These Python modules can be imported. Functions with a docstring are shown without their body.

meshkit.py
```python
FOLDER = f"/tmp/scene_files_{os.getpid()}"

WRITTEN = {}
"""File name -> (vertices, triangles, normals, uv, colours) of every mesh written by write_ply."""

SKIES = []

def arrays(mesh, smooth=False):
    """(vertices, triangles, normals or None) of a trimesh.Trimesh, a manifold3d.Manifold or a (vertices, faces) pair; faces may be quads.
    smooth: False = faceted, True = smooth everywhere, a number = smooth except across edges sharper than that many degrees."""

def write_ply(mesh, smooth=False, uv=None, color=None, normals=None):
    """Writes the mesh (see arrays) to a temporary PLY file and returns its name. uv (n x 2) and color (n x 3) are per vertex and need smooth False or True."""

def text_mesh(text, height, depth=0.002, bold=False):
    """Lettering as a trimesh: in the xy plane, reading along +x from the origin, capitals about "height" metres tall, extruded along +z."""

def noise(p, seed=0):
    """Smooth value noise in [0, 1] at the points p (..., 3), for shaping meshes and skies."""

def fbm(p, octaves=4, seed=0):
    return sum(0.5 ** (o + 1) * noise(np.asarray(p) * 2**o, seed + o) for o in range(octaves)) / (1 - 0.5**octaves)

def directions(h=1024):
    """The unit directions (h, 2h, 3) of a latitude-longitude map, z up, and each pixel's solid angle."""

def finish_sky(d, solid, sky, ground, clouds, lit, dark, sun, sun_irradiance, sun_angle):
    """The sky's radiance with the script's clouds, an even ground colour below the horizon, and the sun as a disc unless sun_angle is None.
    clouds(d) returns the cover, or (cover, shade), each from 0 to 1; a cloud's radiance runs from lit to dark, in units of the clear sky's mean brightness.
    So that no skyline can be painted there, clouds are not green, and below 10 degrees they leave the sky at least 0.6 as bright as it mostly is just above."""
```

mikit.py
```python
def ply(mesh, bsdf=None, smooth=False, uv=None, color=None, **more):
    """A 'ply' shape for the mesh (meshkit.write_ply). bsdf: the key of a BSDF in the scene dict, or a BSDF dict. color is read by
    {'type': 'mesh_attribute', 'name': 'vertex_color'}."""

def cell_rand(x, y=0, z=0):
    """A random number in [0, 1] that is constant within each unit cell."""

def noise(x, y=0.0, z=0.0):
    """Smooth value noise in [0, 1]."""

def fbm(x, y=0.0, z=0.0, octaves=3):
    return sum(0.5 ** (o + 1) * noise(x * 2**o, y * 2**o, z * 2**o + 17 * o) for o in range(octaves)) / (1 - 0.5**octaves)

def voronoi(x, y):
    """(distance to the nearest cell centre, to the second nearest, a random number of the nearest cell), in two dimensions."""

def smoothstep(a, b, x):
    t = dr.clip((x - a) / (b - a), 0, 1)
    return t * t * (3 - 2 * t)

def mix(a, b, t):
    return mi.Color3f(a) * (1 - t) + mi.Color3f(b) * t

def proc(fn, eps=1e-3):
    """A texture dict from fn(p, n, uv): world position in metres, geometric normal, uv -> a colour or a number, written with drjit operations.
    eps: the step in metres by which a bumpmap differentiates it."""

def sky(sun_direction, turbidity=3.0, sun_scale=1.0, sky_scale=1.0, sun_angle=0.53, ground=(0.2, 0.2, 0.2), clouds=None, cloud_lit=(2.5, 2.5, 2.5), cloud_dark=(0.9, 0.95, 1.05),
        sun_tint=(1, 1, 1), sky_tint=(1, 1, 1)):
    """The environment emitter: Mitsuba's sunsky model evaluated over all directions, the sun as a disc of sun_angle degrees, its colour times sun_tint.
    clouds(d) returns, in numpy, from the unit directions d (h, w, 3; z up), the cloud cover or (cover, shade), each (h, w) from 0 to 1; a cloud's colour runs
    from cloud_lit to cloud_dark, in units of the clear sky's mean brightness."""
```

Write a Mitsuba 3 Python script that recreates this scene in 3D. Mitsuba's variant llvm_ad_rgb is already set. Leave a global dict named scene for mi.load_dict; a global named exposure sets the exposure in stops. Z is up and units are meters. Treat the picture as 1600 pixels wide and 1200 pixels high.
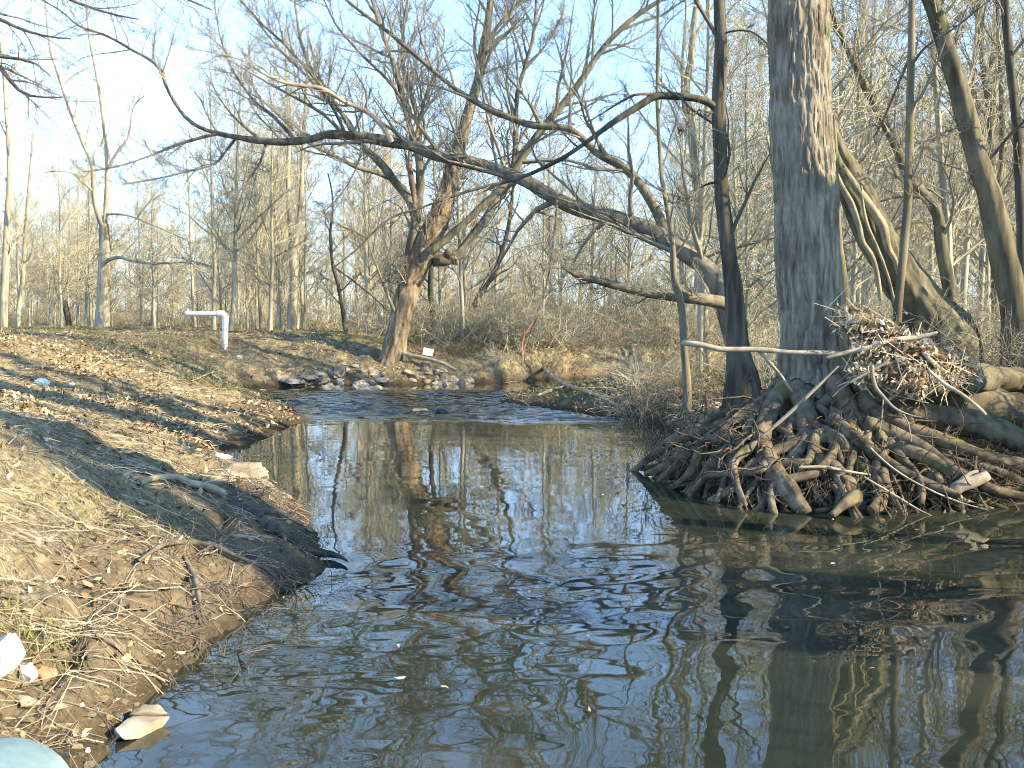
import math, numpy as np, trimesh, mitsuba as mi, drjit as dr, mikit, meshkit
from scipy.interpolate import PchipInterpolator, RegularGridInterpolator
from scipy.spatial import cKDTree
import shapely

# ------------------------------------------------------------------ camera, sky, exposure
FOCAL, EYE = 1689.0, np.array([0.0, 0.0, 1.7])           # focal length in pixels of a 1600 px wide frame
PITCH = math.atan(100 / FOCAL)
FWD = np.array([0, math.cos(PITCH), -math.sin(PITCH)])
UPV = np.array([0, math.sin(PITCH), math.cos(PITCH)])
SUN_AZ, SUN_EL = math.radians(112), math.radians(27)
SUN = np.array([math.sin(SUN_AZ) * math.cos(SUN_EL), math.cos(SUN_AZ) * math.cos(SUN_EL), math.sin(SUN_EL)])
T = mi.ScalarTransform4f
scene, labels = {}, {}
scene['camera'] = {'type': 'perspective', 'fov': 2 * math.degrees(math.atan(800 / FOCAL)), 'fov_axis': 'x', 'near_clip': 0.05, 'far_clip': 2000.0,
                   'to_world': T().look_at(origin=EYE.tolist(), target=(EYE + FWD).tolist(), up=[0, 0, 1])}


def thin_cloud(d):
    """Thin high haze, thicker towards the left of the view."""
    n = meshkit.fbm(d * [2.5, 2.5, 5.0] + 3, 4)
    left = np.clip(.5 - .55 * d[..., 0], 0, 1)
    low = np.clip(1.15 - 1.9 * d[..., 2], 0, 1)
    return np.clip(.08 * (.5 + n) + .68 * left ** 1.5 * low * (.45 + n), 0, .75)


scene['sky'] = mikit.sky(SUN.tolist(), turbidity=3.0, sun_tint=(0.95, 1.0, 1.0), sun_scale=2.25, sky_scale=2.7, sky_tint=(.78, 1.0, 1.22), clouds=thin_cloud, cloud_lit=(1.7, 2.2, 2.8), cloud_dark=(1.7, 2.2, 2.8))
exposure = 2.25

rng = np.random.default_rng(11)


# ------------------------------------------------------------------ helpers
def at(px, py, d):
    """The point of the place seen at pixel (px, py) of the photograph, d metres ahead."""
    r = FWD + UPV * ((600 - py) / FOCAL) + np.array([1.0, 0, 0]) * ((px - 800) / FOCAL)
    return EYE + r * (d / r[1])


def unit(a):
    return a / (np.linalg.norm(a, axis=-1, keepdims=True) + 1e-12)


def frames(P):
    """Tangents and two cross directions along polylines (N, K, 3), carried along without twist."""
    Tn = unit(np.gradient(P, axis=1))
    ref = np.where(np.abs(Tn[:, :1, 2:]) < 0.85, [0, 0, 1.0], [1.0, 0, 0])[:, 0]
    A = np.empty_like(P)
    a = ref
    for k in range(P.shape[1]):
        a = unit(a - (a * Tn[:, k]).sum(-1, keepdims=True) * Tn[:, k])
        A[:, k] = a
    return Tn, A, np.cross(Tn, A)


def tubes(P, R, sides=3):
    """Polylines (N, K, 3) with radii (N, K) as one mesh of tapered tubes."""
    P, R = np.asarray(P, float), np.asarray(R, float)
    N, K = P.shape[:2]
    _, A, B = frames(P)
    ang = np.arange(sides) * 2 * np.pi / sides
    V = P[:, :, None] + R[:, :, None, None] * (np.cos(ang)[:, None] * A[:, :, None] + np.sin(ang)[:, None] * B[:, :, None])
    n, k, s = np.meshgrid(np.arange(N), np.arange(K - 1), np.arange(sides), indexing='ij')
    base, s2 = (n * K + k) * sides, (s + 1) % sides
    q = np.stack([base + s, base + s2, base + sides + s2, base + sides + s], -1).reshape(-1, 4)
    return V.reshape(-1, 3), np.vstack([q[:, [0, 1, 2]], q[:, [0, 2, 3]]])


def join(parts):
    vs, fs, n = [], [], 0
    for v, f in parts:
        vs.append(v); fs.append(f + n); n += len(v)
    return np.vstack(vs), np.vstack(fs)


def resample(pts, rad, k):
    pts, rad = np.asarray(pts, float), np.asarray(rad, float)
    s = np.r_[0, np.cumsum(np.linalg.norm(np.diff(pts, axis=0), axis=1))]
    t = np.linspace(0, s[-1], k)
    return PchipInterpolator(s, pts)(t), PchipInterpolator(s, rad)(t), t


def bark_tube(pts, rad, sides, k, amp=0.0, ridge=9.0, stretch=1.2, flare=0.0, flare_len=0.6, lobes=5, lump=0.04, seed=0, cap=True, jag=0.0):
    """One tapered stem with lumps, upright ridges of bark (amp metres deep, ridge per metre across) and a lobed flare at its foot."""
    P, R, s = resample(pts, rad, k)
    _, A, B = frames(P[None])
    ang = np.arange(sides) * 2 * np.pi / sides
    c, sn = np.cos(ang), np.sin(ang)
    dirs = c[None, :, None] * A[0][:, None] + sn[None, :, None] * B[0][:, None]
    r = np.repeat(R[:, None], sides, 1)
    q = np.stack([c[None] * R[:, None], sn[None] * R[:, None], np.repeat(s[:, None], sides, 1)], -1)
    off = seed * 13.7
    r = r * (1 + lump * 2 * (meshkit.fbm(q * [2.2 / max(R.max(), .05) * .4, 2.2 / max(R.max(), .05) * .4, 1.3] + off, 3) - .5) * 2)
    if flare:
        fl = np.exp(-s / flare_len)[:, None]
        r = r * (1 + flare * fl * (0.55 + 0.45 * np.cos(lobes * ang[None] + seed + 1.5 * np.sin(2 * ang[None]))))
    if amp:
        w = meshkit.fbm(q * 3 + off, 2) - .5
        n1 = meshkit.noise(q * [ridge, ridge, stretch] + off + 1.2 * w[..., None])
        n2 = meshkit.noise(q * [ridge * 2.1, ridge * 2.1, stretch * 2.6] + off + 5)
        cut = np.exp(-(np.abs(2 * n1 - 1) / .27) ** 2) + .45 * np.exp(-(np.abs(2 * n2 - 1) / .22) ** 2)
        r = r + amp * (.35 - cut)
    V = P[:, None] + r[..., None] * dirs
    if jag:
        V[-1] += (rng.random((sides, 1)) - .3) * jag * unit(P[-1] - P[-2])
    V = V.reshape(-1, 3)
    kk, ss = np.meshgrid(np.arange(k - 1), np.arange(sides), indexing='ij')
    b, s2 = kk * sides, (ss + 1) % sides
    f = np.stack([b + ss, b + s2, b + sides + s2, b + sides + ss], -1).reshape(-1, 4)
    F = np.vstack([f[:, [0, 1, 2]], f[:, [0, 2, 3]]])
    if cap:
        V = np.vstack([V, P[-1] + (P[-1] - P[-2]) * .1, P[0]])
        i = np.arange(sides)
        last = (k - 1) * sides
        F = np.vstack([F, np.stack([last + i, last + (i + 1) % sides, i * 0 + len(V) - 2], 1), np.stack([(i + 1) % sides, i, i * 0 + len(V) - 1], 1)])
    return V, F


def grow(P, R, n, t0, t1, lo, hi, length, K, g, up=0.0, wob=0.12, rmin=0.003, rr=0.6, lmax=9.0):
    """n side branches on each of the polylines: (children (N*n, K, 3), radii)."""
    N, Kp = P.shape[:2]
    t = t0 + (t1 - t0) * (np.arange(n)[None] + g.random((N, n))) / n
    x = np.clip(t * (Kp - 1), 0, Kp - 1.001)
    i, fr = x.astype(int), (x - x.astype(int))[..., None]
    row = np.arange(N)[:, None]
    p0, p1 = P[row, i], P[row, i + 1]
    pos, tan = p0 + (p1 - p0) * fr, unit(p1 - p0)
    r0 = R[row, i] * (1 - fr[..., 0]) + R[row, i + 1] * fr[..., 0]
    L = np.linalg.norm(np.diff(P, axis=1), axis=2).sum(1)[:, None] * length * (1 - 0.45 * t) * g.uniform(.55, 1.35, (N, n))
    L = np.minimum(L, lmax * g.uniform(.6, 1.1, (N, n)))
    rnd = unit(g.normal(size=(N, n, 3)))
    side = unit(rnd - (rnd * tan).sum(-1, keepdims=True) * tan)
    th = g.uniform(lo, hi, (N, n))[..., None]
    d = unit(np.cos(th) * tan + np.sin(th) * side + up * np.array([0, 0, 1.0]))
    out = np.empty((N, n, K, 3))
    out[:, :, 0] = pos
    for k in range(1, K):
        d = unit(d + wob * g.normal(size=d.shape) + up * .12 * np.array([0, 0, 1.0]))
        out[:, :, k] = out[:, :, k - 1] + d * (L / (K - 1))[..., None]
    rs = np.maximum(np.minimum(rr * r0 * g.uniform(.7, 1.1, (N, n)), L * .022), rmin)
    rad = rs[..., None] * np.linspace(1, 0, K) ** .8 + rmin * .75 * np.linspace(0, 1, K)
    return out.reshape(N * n, K, 3), rad.reshape(N * n, K)


def put(key, mesh, bsdf, smooth=True, color=None):
    """One entry of the scene; a key that is taken gets the next three-digit number."""
    k, i = key, 0
    while k in scene:
        i += 1
        k = f'{key}_{i:03d}'
    scene[k] = mikit.ply(mesh, bsdf, smooth, color=color)
    return k


USED = {}


def thing(name, label, category, group=None):
    i = USED.get(name, -1) + 1
    USED[name] = i
    key = name if i == 0 else f'{name}_{i:03d}'
    labels[key] = {'label': label, 'category': category, **({'group': group} if group else {})}
    return key


def px_line(pts, d0, d1=None):
    """A polyline of the place from photograph pixels; depth runs from d0 to d1 along it, or is the third number of a point."""
    n = len(pts)
    ds = np.linspace(d0, d0 if d1 is None else d1, n)
    return np.array([at(p[0], p[1], p[2] if len(p) > 2 else ds[i]) for i, p in enumerate(pts)])


def px_rad(w, d0, d1, n):
    w = np.interp(np.linspace(0, 1, n), np.linspace(0, 1, len(w)), w)
    return w / 2 / FOCAL * np.linspace(d0, d1, n)


# ------------------------------------------------------------------ materials
def color_of(fn):
    return {'type': 'twosided', 'bsdf': {'type': 'diffuse', 'reflectance': mikit.proc(fn)}}


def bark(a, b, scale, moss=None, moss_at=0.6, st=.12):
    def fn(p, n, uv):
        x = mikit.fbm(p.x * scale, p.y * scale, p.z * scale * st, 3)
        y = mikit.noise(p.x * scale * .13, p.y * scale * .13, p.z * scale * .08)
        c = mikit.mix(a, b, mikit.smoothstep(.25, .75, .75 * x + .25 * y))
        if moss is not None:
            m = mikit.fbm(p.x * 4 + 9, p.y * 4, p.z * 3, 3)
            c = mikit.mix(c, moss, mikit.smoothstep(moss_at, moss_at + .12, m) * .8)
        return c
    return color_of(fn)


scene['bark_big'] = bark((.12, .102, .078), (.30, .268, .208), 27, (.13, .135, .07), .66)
scene['bark_lean'] = bark((.10, .07, .047), (.33, .26, .18), 14)
scene['bark_limb'] = bark((.085, .074, .058), (.235, .21, .165), 14, (.13, .135, .08), .6)
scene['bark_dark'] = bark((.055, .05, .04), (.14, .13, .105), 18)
scene['bark_wet'] = bark((.05, .045, .04), (.14, .125, .105), 16)
scene['bark_vine'] = bark((.07, .062, .045), (.20, .18, .125), 16, (.13, .135, .07), .6)
scene['bark_moss'] = bark((.105, .092, .068), (.25, .225, .16), 14, (.14, .142, .075), .6)
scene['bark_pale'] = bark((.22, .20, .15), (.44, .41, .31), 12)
scene['vine_bark'] = bark((.18, .16, .105), (.37, .33, .225), 20)
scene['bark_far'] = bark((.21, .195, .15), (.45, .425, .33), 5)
scene['wood_bare'] = bark((.34, .25, .17), (.60, .49, .36), 9)
scene['root_wood'] = bark((.06, .048, .035), (.20, .168, .12), 14, (.14, .14, .06), .64, .8)
scene['drift_wood'] = bark((.24, .205, .15), (.46, .41, .31), 12, None, .6, .5)
for i, c in enumerate([(.37, .335, .24), (.49, .45, .32), (.25, .23, .18)]):
    scene[f'twig_{i}'] = {'type': 'diffuse', 'reflectance': {'type': 'rgb', 'value': c}}
scene['twig_dark'] = {'type': 'diffuse', 'reflectance': {'type': 'rgb', 'value': (.15, .13, .11)}}
scene['twig_warm'] = {'type': 'diffuse', 'reflectance': {'type': 'rgb', 'value': (.32, .26, .18)}}
scene['tinted'] = {'type': 'twosided', 'bsdf': {'type': 'diffuse', 'reflectance': {'type': 'mesh_attribute', 'name': 'vertex_color'}}}
scene['pvc'] = {'type': 'roughplastic', 'diffuse_reflectance': {'type': 'rgb', 'value': (.78, .80, .82)}, 'alpha': .15}
scene['white_plastic'] = {'type': 'twosided', 'bsdf': {'type': 'diffuse', 'reflectance': {'type': 'rgb', 'value': (.8, .82, .84)}}}
scene['tape'] = {'type': 'twosided', 'bsdf': {'type': 'diffuse', 'reflectance': {'type': 'rgb', 'value': (.42, .15, .11)}}}


def rock_fn(a, b):
    def fn(p, n, uv):
        x = mikit.fbm(p.x * 9, p.y * 9, p.z * 9, 4)
        return mikit.mix(a, b, mikit.smoothstep(.3, .7, x))
    return color_of(fn)


scene['rock_tan'] = rock_fn((.22, .18, .13), (.42, .36, .27))
scene['rock_grey'] = rock_fn((.16, .16, .15), (.36, .35, .32))
scene['rock_brown'] = rock_fn((.15, .12, .085), (.30, .25, .18))
scene['rock_pale'] = rock_fn((.24, .21, .155), (.45, .40, .31))
scene['rock_wet'] = {'type': 'roughplastic', 'diffuse_reflectance': {'type': 'rgb', 'value': (.035, .037, .04)}, 'alpha': .2}
scene['rock_white'] = rock_fn((.55, .54, .5), (.85, .84, .8))
scene['shade_blue'] = rock_fn((.13, .20, .23), (.20, .29, .32))  # blue of skylit shade put into the colour of a pale object
scene['brick_red'] = rock_fn((.35, .16, .10), (.52, .27, .18))


def ground_fn(p, n, uv):
    a = mikit.fbm(p.x * 1.1, p.y * 1.1, 3.0, 4)
    b = mikit.fbm(p.x * 9, p.y * 9, p.z * 9, 4)
    c = mikit.fbm(p.x * 40, p.y * 40, p.z * 40, 2)
    mud = mikit.mix((.085, .067, .044), (.185, .15, .10), .6 * b + .4 * c) * mikit.mix((.45, .45, .46), (1, 1, 1), mikit.smoothstep(.02, .14, p.z + .1 * (b - .5)))
    litter = mikit.mix((.105, .085, .052), (.30, .26, .165), mikit.smoothstep(.3, .72, .55 * b + .45 * c))
    green = mikit.mix((.07, .085, .025), (.22, .21, .09), mikit.smoothstep(.3, .7, .5 * b + .5 * c))
    wet = (1 - mikit.smoothstep(8.5, 11.0, p.y)) * mikit.smoothstep(-6, -1, p.x) * .22
    k = mikit.smoothstep(.16, .42, p.z - wet + .5 * (a - .5) + .2 * (b - .5))
    far = mikit.smoothstep(.45, .62, mikit.fbm(p.x * .35 + 4, p.y * .35, 1.0, 3)) * mikit.smoothstep(24, 30, p.y) * .7
    bar = mikit.smoothstep(-1.2, -.4, p.x) * (1 - mikit.smoothstep(9, 11, p.x)) * mikit.smoothstep(17.5, 18.5, p.y) * (1 - mikit.smoothstep(26, 28, p.y)) * .85
    out = mikit.mix(mud, litter, k)
    return mikit.mix(out, green, dr.maximum(far, bar) * k)


def ground_relief(p, n, uv):
    return mikit.fbm(p.x * 21, p.y * 21, p.z * 21, 3) * .035


scene['ground_bsdf'] = {'type': 'twosided', 'bsdf': {'type': 'bumpmap', 'arbitrary': mikit.proc(ground_relief, .008), 'scale': 1.0, 'bsdf': {'type': 'diffuse', 'reflectance': mikit.proc(ground_fn)}}}


def water_col(p, n, uv):
    a = mikit.fbm(p.x * .8, p.y * 1.6, 4.0, 3)
    return mikit.mix((.020, .026, .017), (.042, .045, .031), mikit.smoothstep(.45, .75, a))


scene['water_bsdf'] = {'type': 'plastic', 'int_ior': 1.5, 'diffuse_reflectance': mikit.proc(water_col)}

# ------------------------------------------------------------------ the ground and the creek
# edge of the water: x, y, then the bank there: height of the scarp, its width, slope behind it, height where it levels off
EDGE = np.array([
    (-2.2, -12, .3, .5, .3, 1.6), (-1.75, 0, .3, .45, .34, 1.6), (-1.62, 3, .28, .4, .36, 1.62), (-1.60, 4.1, .13, .25, .44, 1.62), (-1.55, 4.95, .15, .25, .43, 1.62),
    (-1.62, 5.74, .16, .25, .42, 1.62), (-1.45, 6.6, .15, .25, .38, 1.62), (-1.28, 7.3, .13, .25, .34, 1.62), (-1.50, 8.2, .13, .3, .32, 1.62), (-1.85, 9.57, .14, .3, .35, 1.62),
    (-2.7, 11.7, .12, .4, .32, 1.6), (-3.6, 13.3, .1, .4, .27, 1.55), (-3.75, 14.3, .1, .4, .21, 1.5), (-3.5, 15.95, .1, .5, .16, 1.5), (-3.6, 18.5, .1, .5, .16, 1.5),
    (-4.1, 20.5, .15, .5, .2, 1.5), (-5.2, 23, .25, .6, .3, 1.45), (-6.3, 25, .5, .7, .3, 1.4), (-6.6, 27, .6, .7, .3, 1.35),
    (-5.6, 27.8, .35, .6, .38, 1.3), (-3.3, 28.4, .3, .6, .36, 1.25), (-1.3, 28.9, .4, .6, .34, 1.2), (0, 29.8, .8, .5, .12, 1.15), (1.2, 31, .9, .4, .06, 1.1),
    (3, 32, .9, .4, .06, 1.1), (6, 33.5, .8, .5, .08, 1.1), (12, 35, .7, .6, .1, 1.1), (40, 40, .7, .6, .1, 1.1),
    (40, 36, .5, .6, .1, 1.1), (12, 31.5, .4, .6, .1, .9), (6, 30, .3, .6, .1, .75), (3, 28.3, .2, .6, .1, .7), (.6, 26, .1, .6, .1, .6),
    (-.75, 23.0, .05, .5, .1, .55), (.2, 21.4, .16, .4, .14, .6), (1.2, 19.7, .26, .4, .14, .62), (2.2, 18.5, .28, .4, .14, .65), (2.5, 17.3, .3, .5, .2, .8),
    (2.35, 16, .3, .5, .25, .95), (2.2, 14.5, .3, .5, .3, 1.0), (1.85, 13.2, .3, .5, .35, 1.02), (1.42, 12.3, .1, .4, .30, 1.0), (1.75, 11.0, .06, .4, .30, 1.0),
    (2.15, 10.2, .06, .4, .28, 1.0), (2.9, 9.75, .06, .4, .28, 1.0), (4.3, 9.95, .06, .4, .28, 1.0), (5.0, 9.95, .15, .4, .3, 1.02), (5.8, 8.6, .4, .5, .4, 1.1),
    (6.0, 6, .4, .5, .4, 1.1), (5.6, 0, .4, .5, .4, 1.1), (5.4, -12, .4, .5, .4, 1.1)])
RING = shapely.Polygon(EDGE[:, :2])
_b = RING.boundary
DENSE = np.array([_b.interpolate(s).coords[0] for s in np.arange(0, _b.length, .05)])
DENSE = DENSE[DENSE[:, 1] > -11.9]
_kd, _kc = cKDTree(DENSE), cKDTree(EDGE[:, :2])


def height(x, y):
    sh = np.shape(x)
    q = np.stack([np.ravel(x), np.ravel(y)], 1)
    wig = .25 * (meshkit.fbm(np.c_[q * 1.6, np.zeros(len(q))], 3, 4) - .5)
    qq = q + np.c_[wig, -wig]
    d, _ = _kd.query(qq)
    inside = shapely.contains_xy(RING, qq[:, 0], qq[:, 1])
    d = np.where(inside, -d, d)
    dd, ii = _kc.query(q, k=4)
    w = 1 / (dd + .15) ** 3
    par = (EDGE[ii][..., 2:] * w[..., None]).sum(1) / w.sum(1)[:, None]
    h1, w1, sl, cap = par.T
    t = np.clip(d / w1, 0, 1)
    z = h1 * t ** .8 + np.maximum(d - w1 * .6, 0) * sl
    z = cap - np.logaddexp(0, (cap - z) / .16) * .16      # soft limit at the level of the flood plain
    z = np.maximum(z, np.minimum(h1 * t, cap - .05))
    n1 = meshkit.fbm(np.c_[q * .55, np.full(len(q), 3.0)], 4, 1) - .5
    n2 = meshkit.fbm(np.c_[q * 2.3, np.full(len(q), 7.0)], 4, 2) - .5
    n3 = meshkit.fbm(np.c_[q * 9, np.full(len(q), 1.0)], 3, 3) - .5
    grow_in = np.clip(d / .5, 0, 1)
    n4 = np.abs(meshkit.fbm(np.c_[q * 1.3, np.full(len(q), 11.0)], 4, 6) - .5)
    lb = np.clip(-q[:, 0] / 1.2, 0, 1) * np.clip((14 - q[:, 1]) / 3, 0, 1)
    z = z + grow_in * (.24 * n1 + .20 * n2 + .06 * n3) - np.clip(d / .3, 0, 1) * lb * np.exp(-np.maximum(d - .3, 0) / 1.6) * (.11 * np.exp(-(n4 / .05) ** 2) + .10 * n3)
    left = np.clip((-4 - q[:, 0]) / 12, 0, 1) * np.clip((q[:, 1] - 20) / 30, 0, 1)
    z = z + left * .05
    z = z + np.clip((np.hypot(q[:, 0], q[:, 1]) - 95) / 180, 0, 1) * 3.0 * np.clip((.5 + q[:, 0] / 90), 0, 1)   # the land rises far to the right
    z = np.where(d < 0, np.maximum(-.5, .9 * d) - .02, z)
    return z.reshape(sh)


def spaced(lo, f0, f1, hi, step, grow_by):
    a = list(np.arange(f0, f1, step))
    s, x = step, f1
    while x < hi:
        a.append(x); s *= grow_by; x += s
    a.append(hi)
    s, x = step, f0
    while x > lo:
        s *= grow_by; x -= s
        a.insert(0, max(x, lo))
    return np.unique(a)


GX = spaced(-420, -7.5, 6.5, 420, .05, 1.06)
_y = list(np.arange(2.5, 12, .045))
s_ = .045
while _y[-1] < 650:
    s_ *= 1.012 if _y[-1] < 40 else 1.06
    _y.append(_y[-1] + s_)
GY = np.r_[[-60, -40, -25, -15, -10, -6, -3, -1, 0, .8, 1.5, 2.0, 2.3], _y]
XX, YY = np.meshgrid(GX, GY, indexing='ij')
ZZ = height(XX, YY)
_hi = RegularGridInterpolator((GX, GY), ZZ)


def ground_z(x, y):
    return _hi(np.stack([np.asarray(x, float), np.asarray(y, float)], -1))


def on(px, py, lift=0.0, lo=3.0, hi=90.0):
    """Where the sight line of a pixel first meets the ground or the water."""
    ds = np.geomspace(lo, hi, 700)
    r = FWD + UPV * ((600 - py) / FOCAL) + np.array([1.0, 0, 0]) * ((px - 800) / FOCAL)
    p = EYE + r * (ds / r[1])[:, None]
    z = np.maximum(ground_z(p[:, 0], p[:, 1]), 0)
    hit = np.nonzero(p[:, 2] <= z)[0]
    q = p[hit[0] if len(hit) else -1].copy()
    q[2] += lift
    return q


nx, ny = len(GX), len(GY)
i, j = np.meshgrid(np.arange(nx - 1), np.arange(ny - 1), indexing='ij')
q = np.stack([i * ny + j, (i + 1) * ny + j, (i + 1) * ny + j + 1, i * ny + j + 1], -1).reshape(-1, 4)
scene['ground'] = mikit.ply((np.stack([XX, YY, ZZ], -1).reshape(-1, 3), np.vstack([q[:, [0, 1, 2]], q[:, [0, 2, 3]]])), 'ground_bsdf', True, uv=np.stack([XX, YY], -1).reshape(-1, 2))
labels['ground'] = {'label': 'leaf strewn earth banks and flood plain on both sides of the creek', 'kind': 'structure'}


def wave_height(x, y):
    """The creek's surface: small ripples on the pool, stronger ones near the viewer, chop on the riffle."""
    g = np.random.default_rng(5)
    o = np.zeros_like(x)
    w1 = meshkit.noise(np.stack([x * .9, y * .9, o + 2], -1)) - .5
    w2 = meshkit.noise(np.stack([x * .8 + 7, y * .8, o + 5], -1)) - .5
    patch = meshkit.noise(np.stack([x * .45, y * .8, o + 9], -1))

    def step(a, b, v):
        t = np.clip((v - a) / (b - a), 0, 1)
        return t * t * (3 - 2 * t)

    near = 1 - step(6.6, 8.8, y - .18 * x + 1.0 * w1)
    rif = step(17.6, 18.6, y + .7 * w2 + .12 * x) * (1 - step(24.5, 27.0, y))
    h = o.copy()
    for i in range(22):
        lam = .16 * 1.17 ** i if i < 16 else 1.6 * 1.35 ** (i - 16)
        th = g.normal(math.pi / 2, .55)
        k = 2 * math.pi / lam
        h += np.sin(k * (math.cos(th) * (x + .16 * w1) + math.sin(th) * (y + .16 * w2)) + g.uniform(0, 6.28)) * lam * .0010 * (1.0 if lam > .3 else .75)
    ring = np.sin(2 * math.pi / .34 * (np.hypot(x - 6.5, y - 2.0) + .12 * w1)) * .0016 + np.sin(2 * math.pi / .62 * (np.hypot(x - 3.5, y - 16) + .15 * w2)) * .0028
    lf = 1 - step(-1.5, 1.5, x)
    h = h * (.12 + near * (.06 + .30 * patch + .30 * lf) * (1.0 if lam > .45 else .6)) + ring * (.08 + .7 * near * patch)
    for i in range(7):
        lam, th = .075 + .014 * i, g.normal(math.pi / 2, .4)
        k = 2 * math.pi / lam
        h += np.sin(k * (math.cos(th) * (x + .2 * w1) + math.sin(th) * (y + .2 * w2)) + g.uniform(0, 6.28)) * lam * .0009 * (.12 + near * (.02 + .25 * patch + .35 * lf))
    chop = meshkit.fbm(np.stack([x * 3.0, y * 9, o], -1), 2, 4) - .5
    return h + rif * (chop * .075 + .01 * (w1 + .5))


wx = np.unique(np.r_[np.linspace(-9, -4.6, 20), np.arange(-4.6, 6.2, .036), np.linspace(6.2, 41, 60)])
_w = [3.4]
while _w[-1] < 30:
    _w.append(_w[-1] + .019 + .0016 * max(0, _w[-1] - 5))
wy = np.r_[[-12, -8, -4, -1, 1, 2, 2.7, 3.1], _w, np.linspace(30.3, 41, 20)]
X, Y = np.meshgrid(wx, wy, indexing='ij')
i, j = np.meshgrid(np.arange(len(wx) - 1), np.arange(len(wy) - 1), indexing='ij')
n_ = len(wy)
q = np.stack([i * n_ + j, (i + 1) * n_ + j, (i + 1) * n_ + j + 1, i * n_ + j + 1], -1).reshape(-1, 4)
q = q[(~(ground_z(X[:-1, :-1], np.clip(Y[:-1, :-1], -11, 50)) > .35)).ravel()]
put('water', (np.stack([X, Y, wave_height(X, Y)], -1).reshape(-1, 3), np.vstack([q[:, [0, 1, 2]], q[:, [0, 2, 3]]])), 'water_bsdf')
labels['water'] = {'label': 'olive brown creek water with ripples and mirrored trees', 'kind': 'structure'}

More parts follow.
